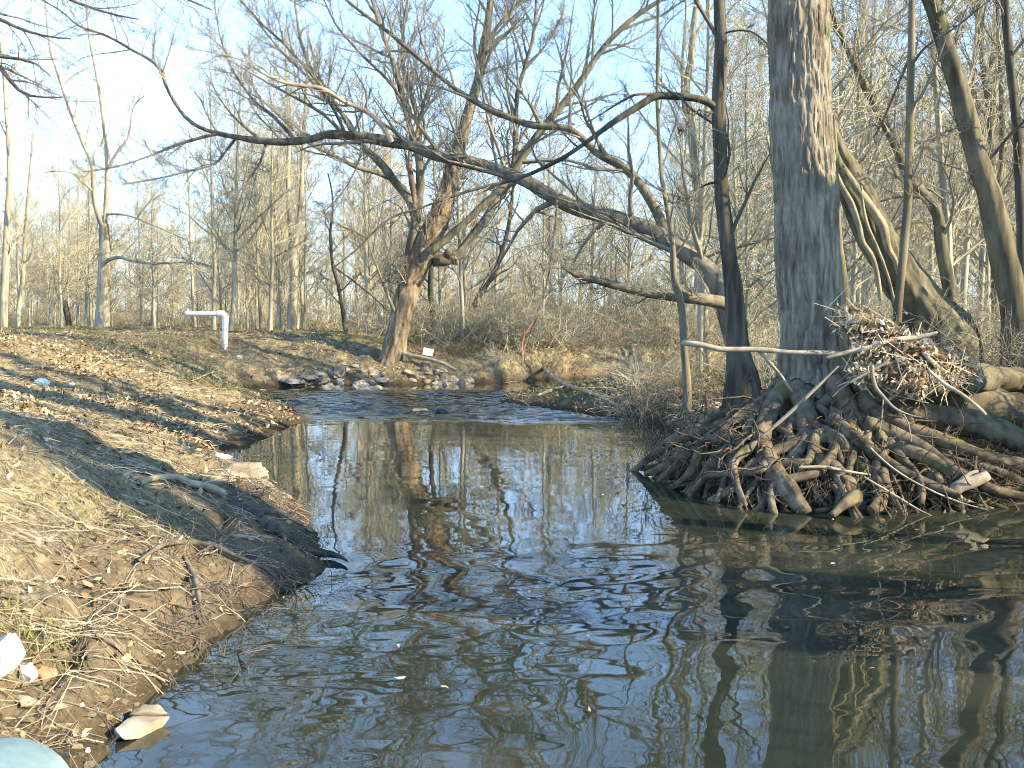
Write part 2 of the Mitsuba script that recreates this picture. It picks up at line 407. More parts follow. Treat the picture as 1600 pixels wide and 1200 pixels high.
# ------------------------------------------------------------------ trees drawn from the photograph
def hero(name, label, trunk, w, d0, d1, bsdf, limbs=(), sides=14, k=60, amp=0.0, flare=0.0, ridge=9.0, twig='twig_0', limb_bsdf=None, seed=1,
         levels=((9, .30), (7, .42), (4, .45)), rmin=.0045, up=.25, t0=.25, trunk_twigs=True, lmax=4.0, limb_sides=9, flare_len=.6, sink=0.25, stretch=1.2):
    key = thing(name, label, 'tree')
    P = px_line(trunk, d0, d1)
    R = px_rad(w, d0, d1, len(P))
    if sink:
        P = np.vstack([P[0] - [0, 0, sink], P]); R = np.r_[R[0], R]
    put(key + '__trunk', bark_tube(P, R, sides, k, amp, ridge, stretch, flare, flare_len, 5, .05, seed), bsdf)
    g = np.random.default_rng(seed + 100)
    src = []
    if trunk_twigs:
        src.append(resample(P, R, 14)[:2])
    for l in limbs:
        pts, lw, a, b = l[:4]
        mat = l[4] if len(l) > 4 else (limb_bsdf or bsdf)
        lp = px_line(pts, a, b)
        lr = px_rad(lw, a, b, len(lp))
        kk = max(8, 3 * len(lp))
        put(key + '__limb', bark_tube(lp, lr, limb_sides, kk, amp * .5, ridge * 1.3, 1.2, 0, 1, 5, .07, seed + len(src)), mat)
        src.append(resample(lp, lr, 14)[:2])
    if src and levels:
        crown = []
        A, B = np.array([s[0] for s in src]), np.array([s[1] for s in src])
        for li, (n, ln) in enumerate(levels):
            K = 6 if li == 0 else 5 if li == 1 else 4
            A, B = grow(A, B, n, t0 if li == 0 else .2, 1.0, .5, 1.15, ln, K, g, up, .16, rmin, .55, lmax)
            crown.append(tubes(A, B, 4 if li == 0 else 3))
        put(key + '__crown', join(crown), twig)
    return key


D = 29.6
hero('leaning_tree', 'thick leaning tree with furrowed brown bark at the far bank, spreading over the creek',
     [(604, 588), (612, 560), (622, 520), (633, 470), (648, 425), (668, 380), (688, 332), (702, 290), (709, 255)], (46, 38, 35, 35, 38, 42, 33, 27, 24), D, D, 'bark_lean',
     [([(707, 262), (722, 212), (732, 175), (747, 125), (755, 75), (762, 38), (766, 0), (772, -60), (785, -140)], (24, 20, 17, 15, 13, 12, 10, 8, 5), D, D, 'bark_limb'),
      ([(757, 75), (775, 45), (800, 15), (830, -40)], (8, 3), D, D + 1, 'bark_limb'),
      ([(640, 418), (645, 370), (652, 330), (657, 290), (656, 262), (647, 222), (635, 175), (625, 137), (617, 107), (600, 57), (585, 12), (570, -40)], (22, 19, 16, 14, 12, 11, 10, 10, 9, 8, 7, 5), D, D - 1, 'bark_limb'),
      ([(656, 262), (655, 200), (647, 162), (632, 120), (628, 80), (632, 30), (640, -20)], (11, 4), D, D + 1, 'bark_limb'),
      ([(648, 335), (640, 312), (622, 290), (595, 255), (562, 222), (545, 190), (515, 160), (480, 120), (440, 80), (400, 30)], (17, 15, 14, 12, 9, 7, 6, 5, 4, 3), D, D + 1.5, 'bark_limb'),
      ([(607, 277), (590, 270), (555, 260), (525, 245), (485, 225), (450, 195), (420, 165), (380, 140)], (10, 2), D, D - 1.5, 'bark_limb'),
      ([(650, 325), (644, 290), (640, 260), (641, 235), (652, 205), (660, 170), (668, 140), (690, 90), (695, 45)], (10, 3), D - .4, D - .5, 'bark_lean'),
      ([(672, 395), (710, 362), (740, 335), (790, 285), (830, 225), (860, 187), (900, 137), (932, 90), (955, 60), (1000, 20), (1032, 0), (1080, -40)], (15, 13, 12, 12, 12, 12, 11, 10, 9, 8, 7, 5), D - .4, D - 1, 'bark_moss'),
      ([(676, 408), (712, 402), (735, 372), (757, 345), (778, 310), (797, 285), (805, 230), (808, 150), (820, 105), (835, 45), (838, 0), (842, -60)], (20, 19, 15, 14, 13, 12, 9, 8, 7, 6, 5, 3), D, D + 1, 'bark_limb'),
      ([(820, 107), (845, 80), (862, 55), (880, 20)], (6, 2), D + .8, D + 1, 'bark_limb'),
      ([(660, 400), (625, 420), (600, 445)], (5, 2), D, D - .5, 'bark_limb'),
      ([(695, 396), (708, 404), (713, 412)], (13, 9), D - .3, D - .6, 'bark_lean')],
     sides=56, k=150, amp=.04, flare=.3, ridge=9, twig='twig_2', seed=3, levels=((22, .36), (12, .45), (6, .48)), rmin=.0036, up=.28, flare_len=.7)

hero('toppled_tree', 'toppled tree from the right bank whose long dark trunk arches left across the creek',
     [(1165, 590), (1140, 505), (1112, 430), (1062, 390), (1037, 372), (1000, 354), (950, 338), (900, 325), (850, 300), (820, 282), (795, 272), (757, 260), (717, 250), (675, 240), (640, 227),
      (600, 220), (550, 212), (512, 210), (487, 217), (450, 222), (412, 220), (362, 213), (337, 207)], (40, 34, 30, 27, 27, 26, 25, 24, 22, 21, 20, 20, 19, 18, 18, 17, 15, 14, 13, 13, 12, 9, 8), 19.2, 22, 'bark_limb',
     [([(337, 207), (300, 192), (262, 140), (250, 107), (232, 92), (205, 77), (165, 55), (125, 42), (95, 17), (57, -5), (0, -40)], (6.5, 2), 22, 23),
      ([(345, 208), (280, 225), (225, 247), (175, 262), (130, 268)], (6, 2), 22, 21),
      ([(367, 218), (350, 240), (337, 255), (285, 270), (240, 280), (192, 288)], (5, 2), 22, 21),
      ([(416, 222), (408, 250), (385, 285), (350, 330)], (5, 2), 21.8, 21),
      ([(567, 214), (563, 240), (548, 280), (504, 333)], (4.5, 2), 21, 20),
      ([(552, 210), (520, 155), (482, 100), (467, 50), (462, 10), (455, -60)], (7, 2.5), 21, 22),
      ([(462, 220), (425, 180), (400, 160), (370, 120), (345, 60), (335, 0)], (6, 2), 21.5, 23),
      ([(540, 210), (500, 135), (450, 75), (407, 35), (380, 5), (340, -40)], (6, 2), 21, 20),
      ([(612, 222), (575, 175), (540, 160), (500, 137), (450, 130), (415, 117), (380, 95), (320, 80)], (9, 8, 7, 7, 6, 4, 3, 2), 20.8, 19.5, 'wood_bare'),
      ([(690, 243), (650, 190), (610, 130), (560, 80), (520, 30), (500, -20)], (7, 2.5), 20.8, 20),
      ([(1040, 368), (1005, 295), (975, 262), (935, 240), (885, 200), (832, 195), (800, 185), (745, 160), (700, 130), (645, 82), (600, 45), (560, 15), (530, -10)], (17, 15, 14, 12, 11, 11, 10, 9, 8, 7, 6, 5, 4), 19.8, 21, 'bark_moss'),
      ([(870, 312), (862, 400), (845, 480), (820, 540), (812, 575)], (4, 1.6), 19.8, 17.4),
      ([(1150, 482), (1130, 473), (1100, 468), (1050, 462), (1000, 455), (940, 440), (905, 432), (880, 418)], (22, 22, 20, 19, 16, 12, 9, 3), 18.6, 17.6, 'bark_moss')],
     sides=16, k=110, amp=.014, twig='twig_2', seed=7, levels=((20, .28), (10, .45), (6, .48)), rmin=.003, up=.3, t0=.15, lmax=3.5)

hero('slim_dark_tree', 'slim dark tree standing on the roots left of the big trunk',
     [(1160, 612), (1153, 540), (1146, 450), (1139, 400), (1128, 300), (1125, 225), (1123, 165), (1127, 75), (1124, 0), (1122, -80), (1118, -200), (1110, -420)],
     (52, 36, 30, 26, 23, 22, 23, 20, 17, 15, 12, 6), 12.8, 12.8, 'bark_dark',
     [([(1122, 172), (1108, 160), (1085, 153), (1060, 150), (1030, 149), (1000, 165), (960, 190), (930, 212), (890, 240), (850, 262), (805, 280), (737, 297), (690, 313), (650, 327), (617, 337), (587, 360), (555, 392), (522, 417)],
       (14, 13, 12, 12, 12, 10.5, 9, 8, 7, 6.5, 6, 5, 4.5, 4, 4, 3.5, 3, 2), 12.8, 12.2),
      ([(1030, 149), (1000, 147), (965, 162), (940, 178), (900, 200)], (6, 2), 12.7, 12.0),
      ([(1133, 52), (1155, 47), (1175, 50), (1190, 60), (1215, 90)], (4, 2), 12.7, 12.5),
      ([(1118, 180), (1095, 172), (1075, 195), (1062, 215)], (4, 1.5), 12.8, 12.2),
      ([(1122, 285), (1100, 290), (1075, 310), (1040, 320)], (4, 1.5), 12.7, 12.0)],
     sides=20, k=90, amp=.008, ridge=14, flare=.5, twig='twig_dark', seed=13, levels=((9, .22), (7, .4), (4, .45)), rmin=.003, up=.2, flare_len=.25, lmax=1.6)

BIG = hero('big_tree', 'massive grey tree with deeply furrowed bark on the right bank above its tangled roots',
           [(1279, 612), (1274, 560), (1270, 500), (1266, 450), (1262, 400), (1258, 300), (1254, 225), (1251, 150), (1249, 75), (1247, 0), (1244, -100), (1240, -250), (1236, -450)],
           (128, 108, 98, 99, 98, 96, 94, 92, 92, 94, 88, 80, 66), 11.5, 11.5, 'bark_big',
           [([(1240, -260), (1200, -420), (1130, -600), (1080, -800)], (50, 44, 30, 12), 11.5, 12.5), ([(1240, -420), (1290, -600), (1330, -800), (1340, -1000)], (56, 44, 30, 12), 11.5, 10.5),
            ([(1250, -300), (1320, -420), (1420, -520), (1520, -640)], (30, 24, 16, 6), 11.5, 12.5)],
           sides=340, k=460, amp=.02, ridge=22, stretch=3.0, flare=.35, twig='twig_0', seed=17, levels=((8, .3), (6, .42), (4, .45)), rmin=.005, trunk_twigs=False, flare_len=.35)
put(BIG + '__side_stem', bark_tube(px_line([(1326, 560), (1322, 490), (1317, 430), (1311, 370), (1308, 300), (1306, 240), (1303, 180)], 11.55, 11.5), px_rad((16, 17, 15, 10, 8, 7, 4), 11.5, 11.5, 7), 12, 70, .006, 18), 'bark_moss')

K_ = hero('vine_clad_tree', 'leaning trunk wrapped in thick pale vines behind the big grey tree',
          [(1465, 545), (1440, 485), (1405, 430), (1375, 380), (1350, 330), (1325, 280), (1300, 235), (1282, 180), (1268, 100), (1258, 0), (1250, -120)], (115, 78, 62, 58, 54, 48, 42, 36, 30, 26, 20), 13.9, 13.6, 'bark_vine',
          sides=64, k=160, amp=.03, ridge=9, flare=.3, twig='twig_2', seed=19, levels=((7, .2), (5, .4), (3, .45)), trunk_twigs=False)
for pts, w in (([(1303, 262), (1315, 290), (1330, 317), (1342, 355), (1347, 377), (1362, 400), (1372, 437), (1376, 470)], (8, 9, 10, 9, 9, 8, 7, 6)),
               ([(1318, 262), (1340, 295), (1360, 322), (1380, 355), (1387, 385), (1400, 410), (1408, 450)], (9, 12, 13, 14, 13, 10, 7)),
               ([(1345, 290), (1352, 340), (1372, 390), (1390, 440), (1400, 490)], (5, 6, 6, 5, 4))):
    put(K_ + '__vine', bark_tube(px_line(pts, 13.25, 13.4), px_rad(w, 13.3, 13.4, len(pts)), 9, 40, .005, 16, lump=.25, seed=len(pts)), 'vine_bark')

hero('bent_tree', 'thin tree bent to the upper left behind the vine-clad trunk',
     [(1494, 520), (1484, 450), (1472, 390), (1466, 340), (1445, 305), (1425, 287), (1400, 230), (1380, 190), (1362, 155), (1340, 110), (1318, 60), (1300, 20), (1285, -20)], (26, 22, 19, 19, 17, 16, 13, 13, 12, 12, 11, 10, 8), 18, 18, 'bark_vine',
     sides=12, amp=.006, twig='twig_2', seed=23, levels=((16, .25), (7, .42), (4, .45)), rmin=.004)
hero('thin_straight_tree', 'thin straight tree rising just right of the big grey trunk',
     [(1401, 520), (1403, 490), (1408, 430), (1415, 355), (1420, 280), (1422, 200), (1422, 150), (1424, 60), (1425, 0), (1427, -120), (1428, -300)], (15, 14, 13, 13, 13, 13, 12, 11, 10, 9, 5), 11.7, 11.7, 'bark_moss',
     [([(1423, 85), (1398, 145), (1380, 188), (1365, 215)], (5, 2), 11.7, 12.3), ([(1423, 105), (1445, 75), (1490, 45), (1540, 5)], (5, 2), 11.7, 11.2), ([(1421, 240), (1445, 222), (1480, 205), (1520, 195)], (4, 1.5), 11.7, 12)],
     sides=12, amp=.004, ridge=18, twig='twig_2', seed=29, levels=((14, .16), (7, .42), (4, .45)), rmin=.0032, lmax=1.8)
hero('right_leaning_tree', 'mossy trunk leaning left at the right edge with its lit side showing',
     [(1594, 560), (1586, 480), (1575, 430), (1560, 365), (1545, 300), (1535, 270), (1516, 205), (1497, 135), (1473, 55), (1455, 5), (1430, -60), (1400, -150), (1360, -300)], (58, 46, 43, 39, 36, 35, 33, 31, 27, 24, 20, 14, 6), 13.5, 13.5, 'bark_vine',
     [([(1500, 140), (1490, 100), (1500, 40), (1520, 0)], (9, 3), 13.5, 14), ([(1535, 270), (1570, 220), (1600, 190), (1640, 150)], (6, 2), 13.5, 13), ([(1515, 205), (1470, 215), (1440, 235)], (4, 1.5), 13.5, 13)],
     sides=28, k=100, amp=.012, ridge=12, twig='twig_2', seed=31, levels=((12, .16), (7, .4), (4, .45)), rmin=.0038, lmax=2.2)
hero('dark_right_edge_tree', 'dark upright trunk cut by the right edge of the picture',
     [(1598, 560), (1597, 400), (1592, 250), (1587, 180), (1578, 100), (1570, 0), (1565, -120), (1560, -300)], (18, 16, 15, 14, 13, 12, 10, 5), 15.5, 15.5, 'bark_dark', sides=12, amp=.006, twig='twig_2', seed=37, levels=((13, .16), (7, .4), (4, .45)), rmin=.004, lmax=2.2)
hero('twin_thin_tree', 'thin grey tree with twin stems between the two trunks at the right edge',
     [(1556, 545), (1554, 440), (1552, 350), (1548, 200), (1535, 90), (1530, 0), (1525, -90)], (12, 11, 10, 9, 9, 8, 5), 21, 21, 'bark_limb', [([(1552, 340), (1566, 220), (1563, 100), (1558, 0), (1556, -80)], (9, 4), 21, 21.5)],
     sides=10, twig='twig_2', seed=41, levels=((13, .22), (7, .4), (4, .45)), rmin=.0045)
hero('pale_forked_tree', 'pale sunlit tree forking high up, just left of the slim dark tree',
     [(1102, 575), (1099, 520), (1097, 450), (1094, 380), (1090, 300), (1085, 250), (1082, 207), (1076, 175), (1070, 150), (1073, 125), (1080, 100), (1083, 40), (1090, 0), (1096, -60), (1100, -160)], (20, 18, 17, 16, 15, 14, 14, 14, 14, 13, 12, 10, 10, 8, 5), 25, 25, 'bark_pale',
     [([(1085, 58), (1105, 25), (1122, -5), (1140, -60)], (6, 3), 25, 25.5), ([(1080, 205), (1068, 165), (1066, 100), (1072, 20), (1072, -40)], (7, 3), 25, 24.6)], sides=12, amp=.008, twig='twig_1', seed=43, levels=((12, .2), (7, .4), (4, .45)), rmin=.005)
hero('yellow_lit_sapling', 'crooked sapling with sunlit yellowish bark at the end of the long pale stick',
     [(1074, 612), (1069, 545), (1065, 480), (1055, 440), (1053, 425), (1051, 385), (1046, 342), (1040, 310), (1034, 280), (1030, 220), (1027, 150), (1028, 60), (1028, 0), (1030, -80), (1030, -200)], (14, 13, 12, 13, 12, 10, 10, 8, 7, 6, 6, 5, 5, 4, 2), 14.2, 14.2, 'bark_moss',
     [([(1052, 400), (1075, 370), (1090, 330), (1110, 290)], (4, 1.5), 14.2, 14), ([(1050, 410), (1020, 405), (990, 420), (950, 430)], (4, 1.5), 14.2, 13.8)], sides=10, amp=.004, twig='twig_2', seed=47, levels=((13, .14), (7, .42), (4, .45)), rmin=.0032, lmax=1.6)
hero('twin_leader_tree', 'pale tree with two leaders on the grassy rise at left, dark bough at right',
     [(160, 516), (161, 470), (163, 420), (163, 380), (163, 350)], (23, 20, 18, 16.5, 16), 40, 40, 'bark_pale',
     [([(162, 356), (152, 330), (147, 305), (145, 265), (128, 220), (110, 175), (92, 120), (77, 70), (72, 20), (68, -30)], (10, 9, 8, 7, 6, 5, 4.5, 4, 3.5, 2.5), 40, 40),
      ([(164, 352), (167, 300), (168, 265), (165, 220), (158, 160), (150, 110), (140, 60), (135, 0)], (9, 3), 40, 40.5), ([(168, 265), (185, 235), (200, 215), (210, 165), (225, 150)], (5, 2), 40, 39.5),
      ([(158, 417), (172, 405), (185, 402), (210, 408), (240, 412), (280, 410), (330, 417)], (7, 2.5), 40, 38), ([(146, 300), (130, 285), (105, 268), (70, 270)], (4, 2), 40, 39),
      ([(166, 335), (190, 335), (240, 352), (300, 380)], (4, 2), 40, 39), ([(166, 390), (200, 360), (230, 320), (260, 300)], (4, 2), 40, 41)],
     sides=18, amp=.012, twig='twig_1', seed=53, levels=((11, .26), (8, .4), (4, .42)), rmin=.0065, lmax=3.5, sink=.4)
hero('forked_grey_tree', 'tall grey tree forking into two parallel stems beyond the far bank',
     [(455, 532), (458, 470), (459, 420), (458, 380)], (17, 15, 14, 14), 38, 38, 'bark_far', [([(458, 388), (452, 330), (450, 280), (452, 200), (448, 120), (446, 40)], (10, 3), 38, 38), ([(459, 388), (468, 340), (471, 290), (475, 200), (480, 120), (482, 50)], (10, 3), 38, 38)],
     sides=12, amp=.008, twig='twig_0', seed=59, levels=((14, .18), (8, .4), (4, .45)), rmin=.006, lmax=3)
hero('dark_crooked_sapling', 'dark crooked sapling left of the leaning tree on the far bank', [(548, 545), (540, 515), (535, 480), (527, 440), (520, 415), (516, 370), (520, 320), (512, 270)], (8, 7.5, 7, 6, 5, 4, 3, 2), 33, 33, 'bark_dark',
     [([(521, 417), (560, 445), (590, 470), (608, 490)], (3, 2), 33, 32.5)], sides=8, twig='twig_dark', seed=61, levels=((12, .22), (7, .4), (3, .45)), rmin=.006, lmax=2.2)
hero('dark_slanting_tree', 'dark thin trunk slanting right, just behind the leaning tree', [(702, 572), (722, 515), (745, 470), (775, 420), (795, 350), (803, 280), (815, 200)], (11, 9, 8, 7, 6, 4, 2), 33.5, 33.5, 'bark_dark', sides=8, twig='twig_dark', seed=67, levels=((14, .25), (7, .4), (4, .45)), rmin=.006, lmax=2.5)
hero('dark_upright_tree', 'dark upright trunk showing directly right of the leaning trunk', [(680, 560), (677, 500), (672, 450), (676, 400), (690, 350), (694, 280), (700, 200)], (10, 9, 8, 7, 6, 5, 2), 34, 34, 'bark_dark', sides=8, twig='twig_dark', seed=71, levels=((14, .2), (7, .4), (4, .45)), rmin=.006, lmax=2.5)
hero('left_edge_tree', 'bright pale trunk at the very left edge of the picture', [(6, 515), (8, 430), (11, 350), (14, 250), (8, 150), (0, 60)], (13, 12, 9, 7, 5, 3), 45, 45, 'bark_pale', sides=10, twig='twig_1', seed=73, levels=((16, .22), (8, .4), (4, .45)), rmin=.007, lmax=3)
hero('left_thin_tree', 'thin pale tree second from the left edge', [(28, 512), (36, 430), (40, 360), (46, 280), (52, 200)], (9, 7, 6, 5, 2), 48, 48, 'bark_pale', sides=8, twig='twig_1', seed=79, levels=((16, .22), (8, .4), (4, .45)), rmin=.007, lmax=3)
hero('short_dark_tree', 'short dark trunk leaning left in front of the white wall', [(108, 506), (104, 485), (98, 470), (92, 462), (86, 440), (84, 410)], (11, 11, 9, 6, 4, 2), 58, 58, 'bark_dark', sides=8, twig='twig_0', seed=83, levels=((12, .3), (8, .4), (4, .45)), rmin=.007, lmax=3)

hero('overhanging_tree', 'tree outside the left edge whose fine drooping boughs reach into the upper left sky',
     [(-420, 530), (-410, 300), (-390, 100), (-340, -100), (-300, -300)], (44, 38, 32, 24, 12), 15, 15, 'bark_limb',
     [([(-390, 110), (-200, 60), (-80, 70), (0, 105), (25, 137), (50, 150), (96, 152)], (14, 2), 15, 14), ([(-390, 90), (-200, 20), (-80, 60), (0, 88), (45, 95), (78, 118)], (12, 2), 15, 14.5),
      ([(-360, -30), (-200, -40), (-80, 0), (0, 30), (32, 45), (75, 57), (110, 60)], (12, 2), 15, 14), ([(-340, -100), (-150, -120), (0, -60), (90, -10), (150, 15), (215, 30)], (12, 2), 15, 14),
      ([(-330, -150), (-100, -160), (100, -90), (250, -20), (330, 15)], (12, 2), 15, 14), ([(-330, -180), (0, -190), (250, -90), (400, -30), (470, 10)], (12, 2), 15, 15)],
     sides=12, amp=.01, twig='twig_2', seed=89, levels=((13, .26), (8, .42), (5, .45)), rmin=.0028, up=-.05, lmax=1.6)


# ------------------------------------------------------------------ trees outside the frame on the right bank, whose shadows fall into it
def stand(name, label, base, stems, bsdf='bark_limb', twig='twig_2', seed=1, levels=((8, .3), (6, .42), (4, .45)), group=None, sides=14):
    """A tree from world points: stems = [(points relative to the base, radii)]."""
    key = thing(name, label, 'tree', group)
    z0 = float(ground_z(base[0], base[1]))
    src = []
    for n_, (pts, rad) in enumerate(stems):
        p = np.array(pts, float) + [base[0], base[1], z0 - (.2 if n_ == 0 else 0)]
        put(key + ('__trunk' if n_ == 0 else '__limb'), bark_tube(p, rad, sides, 40, .01, 8, flare=.3 if n_ == 0 else 0, seed=seed + n_), bsdf)
        if n_ or len(stems) == 1:
            src.append(resample(p, np.interp(np.linspace(0, 1, len(p)), np.linspace(0, 1, len(rad)), rad), 14)[:2])
    g = np.random.default_rng(seed)
    A, B = np.array([s[0] for s in src]), np.array([s[1] for s in src])
    crown = []
    for li, (n, ln) in enumerate(levels):
        A, B = grow(A, B, n, .3 if li == 0 else .2, 1.0, .5, 1.1, ln, 6 - li, g, .25, .16, .005, .55, 5)
        crown.append(tubes(A, B, 3))
    put(key + '__crown', join(crown), twig)


stand('bank_tree', 'forked tree on the right bank beside the creek', (7.0, 9.74), [([(0, 0, 0), (0, 0, 2), (.02, .02, 4.2)], (.34, .25, .24)), ([(0, 0, 4.1), (-.25, -.75, 5.4), (-.5, -1.5, 7.3), (-.5, -2.2, 11)], (.2, .16, .13, .05)),
      ([(.02, 0, 4.1), (.4, .8, 5.4), (.7, 1.7, 7.4), (.9, 2.4, 11)], (.18, .15, .12, .05))], seed=5)
stand('bank_tree', 'upright tree on the right bank behind the forked one', (6.5, 11.3), [([(0, 0, 0), (0, 0, 3), (.1, .1, 7), (.1, .2, 13)], (.26, .22, .19, .06))], seed=6)
stand('bank_tree', 'tall tree at the water on the right bank near the viewer', (8.2, 3.7), [([(0, 0, 0), (0, .1, 3), (.2, .1, 7), (.3, .2, 14)], (.4, .36, .32, .06))], seed=8)
stand('bank_tree', 'second tall tree on the right bank near the viewer', (9.2, 3.75), [([(0, 0, 0), (.2, .1, 3), (.3, .1, 7), (.3, .2, 14)], (.42, .36, .3, .08))], seed=9)
stand('bank_tree', 'third tall tree on the right bank near the viewer', (8.8, 2.75), [([(0, 0, 0), (.1, .1, 3), (.1, .0, 7), (.2, .1, 14)], (.42, .38, .33, .08))], seed=12)
stand('bank_tree', 'thin tree on the right bank abreast of the viewer', (7.4, 6.6), [([(0, 0, 0), (-.1, .1, 3), (.3, .3, 7), (.3, .4, 12)], (.18, .15, .12, .05))], seed=10)


# ------------------------------------------------------------------ the wood behind: prototypes, then one entry per tree and part
def prototype(seed, h, r, low, dense, lean=.03):
    g = np.random.default_rng(seed)
    z = np.linspace(0, h, 12)
    P = np.stack([np.cumsum(g.normal(0, lean * h / 12, 12)), np.cumsum(g.normal(0, lean * h / 12, 12)), z], 1)
    P -= P[0] * [1, 1, 0]
    R = r * (1 - z / h) ** .8 + .014
    R[0] *= 1.25
    trunk = [tubes(P[None], R[None], 7)]
    A, B = grow(P[None], R[None], dense, low, .98, .6, 1.25, .34, 6, g, .22, .16, .010, .5, 4.5)
    trunk.append(tubes(A[: dense // 3], B[: dense // 3], 4))
    crown = [tubes(A[dense // 3:], B[dense // 3:], 3)]
    for n, ln in ((10, .44), (7, .48)):
        A, B = grow(A, B, n, .15, 1.0, .45, 1.2, ln, 4 if n == 10 else 3, g, .15, .18, .0062, .55, 3)
        crown.append(tubes(A, B, 3))
    return join(trunk), join(crown)


PROTO = []
for s, h, r, low, dense in ((1, 12, .11, .2, 34), (2, 10, .075, .15, 30), (3, 13, .14, .25, 36), (4, 8.5, .055, .12, 28), (5, 11, .09, .25, 32), (6, 12.5, .10, .2, 34), (7, 7, .045, .08, 28), (8, 13.5, .16, .3, 36)):
    tr, cr = prototype(s, h, r, low, dense)
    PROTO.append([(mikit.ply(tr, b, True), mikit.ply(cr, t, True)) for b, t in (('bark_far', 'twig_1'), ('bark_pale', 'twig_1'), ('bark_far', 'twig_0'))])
g = np.random.default_rng(77)
spots, count = [], 0
for tries in range(6000):
    if count >= 285:
        break
    y = 31 + 80 * g.random() ** 1.15
    x = g.uniform(-.60, .60) * y
    if count > 205:
        y = g.uniform(48, 106); x = g.uniform(-.56, -.2) * y
    px = 800 + x / y * FOCAL
    if RING.distance(shapely.Point(x, y)) < 1.2 or (px < 330 and y < 46) or (px < 360 and g.random() < .2):
        continue
    if any((x - a) ** 2 + (y - b) ** 2 < 1.3 ** 2 for a, b in spots):
        continue
    spots.append((x, y)); count += 1
for y, n in ((16, 0), (21, 0)):
    pass
for x, y in [(4.6, 17.5), (6.0, 20), (7.6, 18.5), (9.2, 22), (5.3, 24.5), (8.4, 26), (11, 25), (10.5, 19.5), (6.9, 28), (3.9, 22.5), (12.5, 29), (9.8, 30), (13.6, 24.5), (7.2, 23)]:
    spots.append((x, y))
for n_, (x, y) in enumerate(spots):
    near = y < 31
    pi = int(g.choice([1, 3, 4, 6])) if near else int(g.choice([1, 3, 4, 6])) if y < 43 else int(g.integers(0, 8))
    if x / y < -.24:
        pi = int(g.choice([1, 3, 4, 6, 1]))
    tr, cr = PROTO[pi][int(g.integers(0, 3))]
    where = 2 if near else 1 if x / y < -.22 else 0
    key = thing('bare_tree', ('slender leafless tree among the many of the sunlit wood behind the creek', 'slender leafless tree of the open wood beyond the left bank',
                              'leafless young tree in the thicket behind the big tree on the right bank')[where], 'tree',
                ('leafless trees of the wood behind the creek', 'leafless trees beyond the left bank', 'young trees in the thicket on the right bank')[where])
    sc = g.uniform(.8, 1.15) * (1.0 if x / y > .16 else .8 if x / y > -.12 else .78)
    m = T().translate([x, y, float(ground_z(x, y)) - .1]).rotate([0, 0, 1], g.uniform(0, 360)).rotate([1, 0, 0], g.normal(0, 2.5)).scale([sc * (.9 if near else 1), sc * (.9 if near else 1), sc])
    scene[key + '__trunk'] = {**tr, 'to_world': m}
    scene[key + '__crown'] = {**cr, 'to_world': m}


# the wood farther off reads as one mass
g = np.random.default_rng(78)
n = 480
y = g.uniform(95, 190, n); x = g.uniform(-.62, .62, n) * y
keep_ = y > 0
x, y = x[keep_], y[keep_]; n = len(x)
h = g.uniform(8, 13, n) * np.where(x / y < -.1, .75, 1)
P = np.stack([np.c_[x, y, ground_z(x, y) - .2] + np.c_[g.normal(0, .25, (n, 2)) * t, h * t] for t in np.linspace(0, 1, 7)], 1)
R = np.linspace(1, .15, 7)[None] * g.uniform(.07, .16, n)[:, None]
A, B = grow(P, R, 18, .12, 1, .6, 1.25, .32, 5, g, .2, .16, .02, .5, 5)
A2, B2 = grow(A, B, 7, .15, 1, .5, 1.2, .45, 4, g, .15, .18, .015, .55, 3)
scene['distant_wood'] = mikit.ply(join([tubes(P, R, 5), tubes(A, B, 3), tubes(A2, B2, 3)]), 'twig_1', True)
labels['distant_wood'] = {'label': 'far leafless wood behind the nearer trees', 'kind': 'stuff', 'category': 'wood'}


# ------------------------------------------------------------------ brush
def shrub(label, x, y, n, h, spread, twig, seed, group=None, category='shrub', arch=.35):
    g = np.random.default_rng(seed)
    key = thing('shrub', label, category, group)
    z = float(ground_z(x, y))
    base = np.c_[x + g.normal(0, spread * .35, n), y + g.normal(0, spread * .35, n)]
    base = np.c_[base, ground_z(base[:, 0], base[:, 1]) - .05]
    K = 8
    d = unit(np.c_[g.normal(0, .45, (n, 2)), np.full(n, 1.0)])
    P = np.empty((n, K, 3)); P[:, 0] = base
    L = h * g.uniform(.5, 1.25, n)
    dirn = unit(np.c_[g.normal(size=(n, 2)), np.zeros(n)])
    for k in range(1, K):
        d = unit(d + arch * .35 * dirn + .1 * g.normal(size=d.shape) - [0, 0, arch * .12])
        P[:, k] = P[:, k - 1] + d * (L / (K - 1))[:, None]
    R = np.linspace(1, .35, K)[None] * g.uniform(.004, .011, n)[:, None]
    A, B = grow(P, R, 6, .2, 1, .4, 1.2, .4, 5, g, .05, .2, .003, .6, 1.2)
    A2, B2 = grow(A, B, 3, .2, 1, .4, 1.2, .45, 4, g, .0, .2, .0025, .6, 1.2)
    put(key + '__stems', tubes(P, R, 4), twig)
    put(key + '__twigs', join([tubes(A, B, 3), tubes(A2, B2, 3)]), twig)
    labels[key + '__twigs'] = {'label': 'fine leafless twigs', 'kind': 'stuff'}


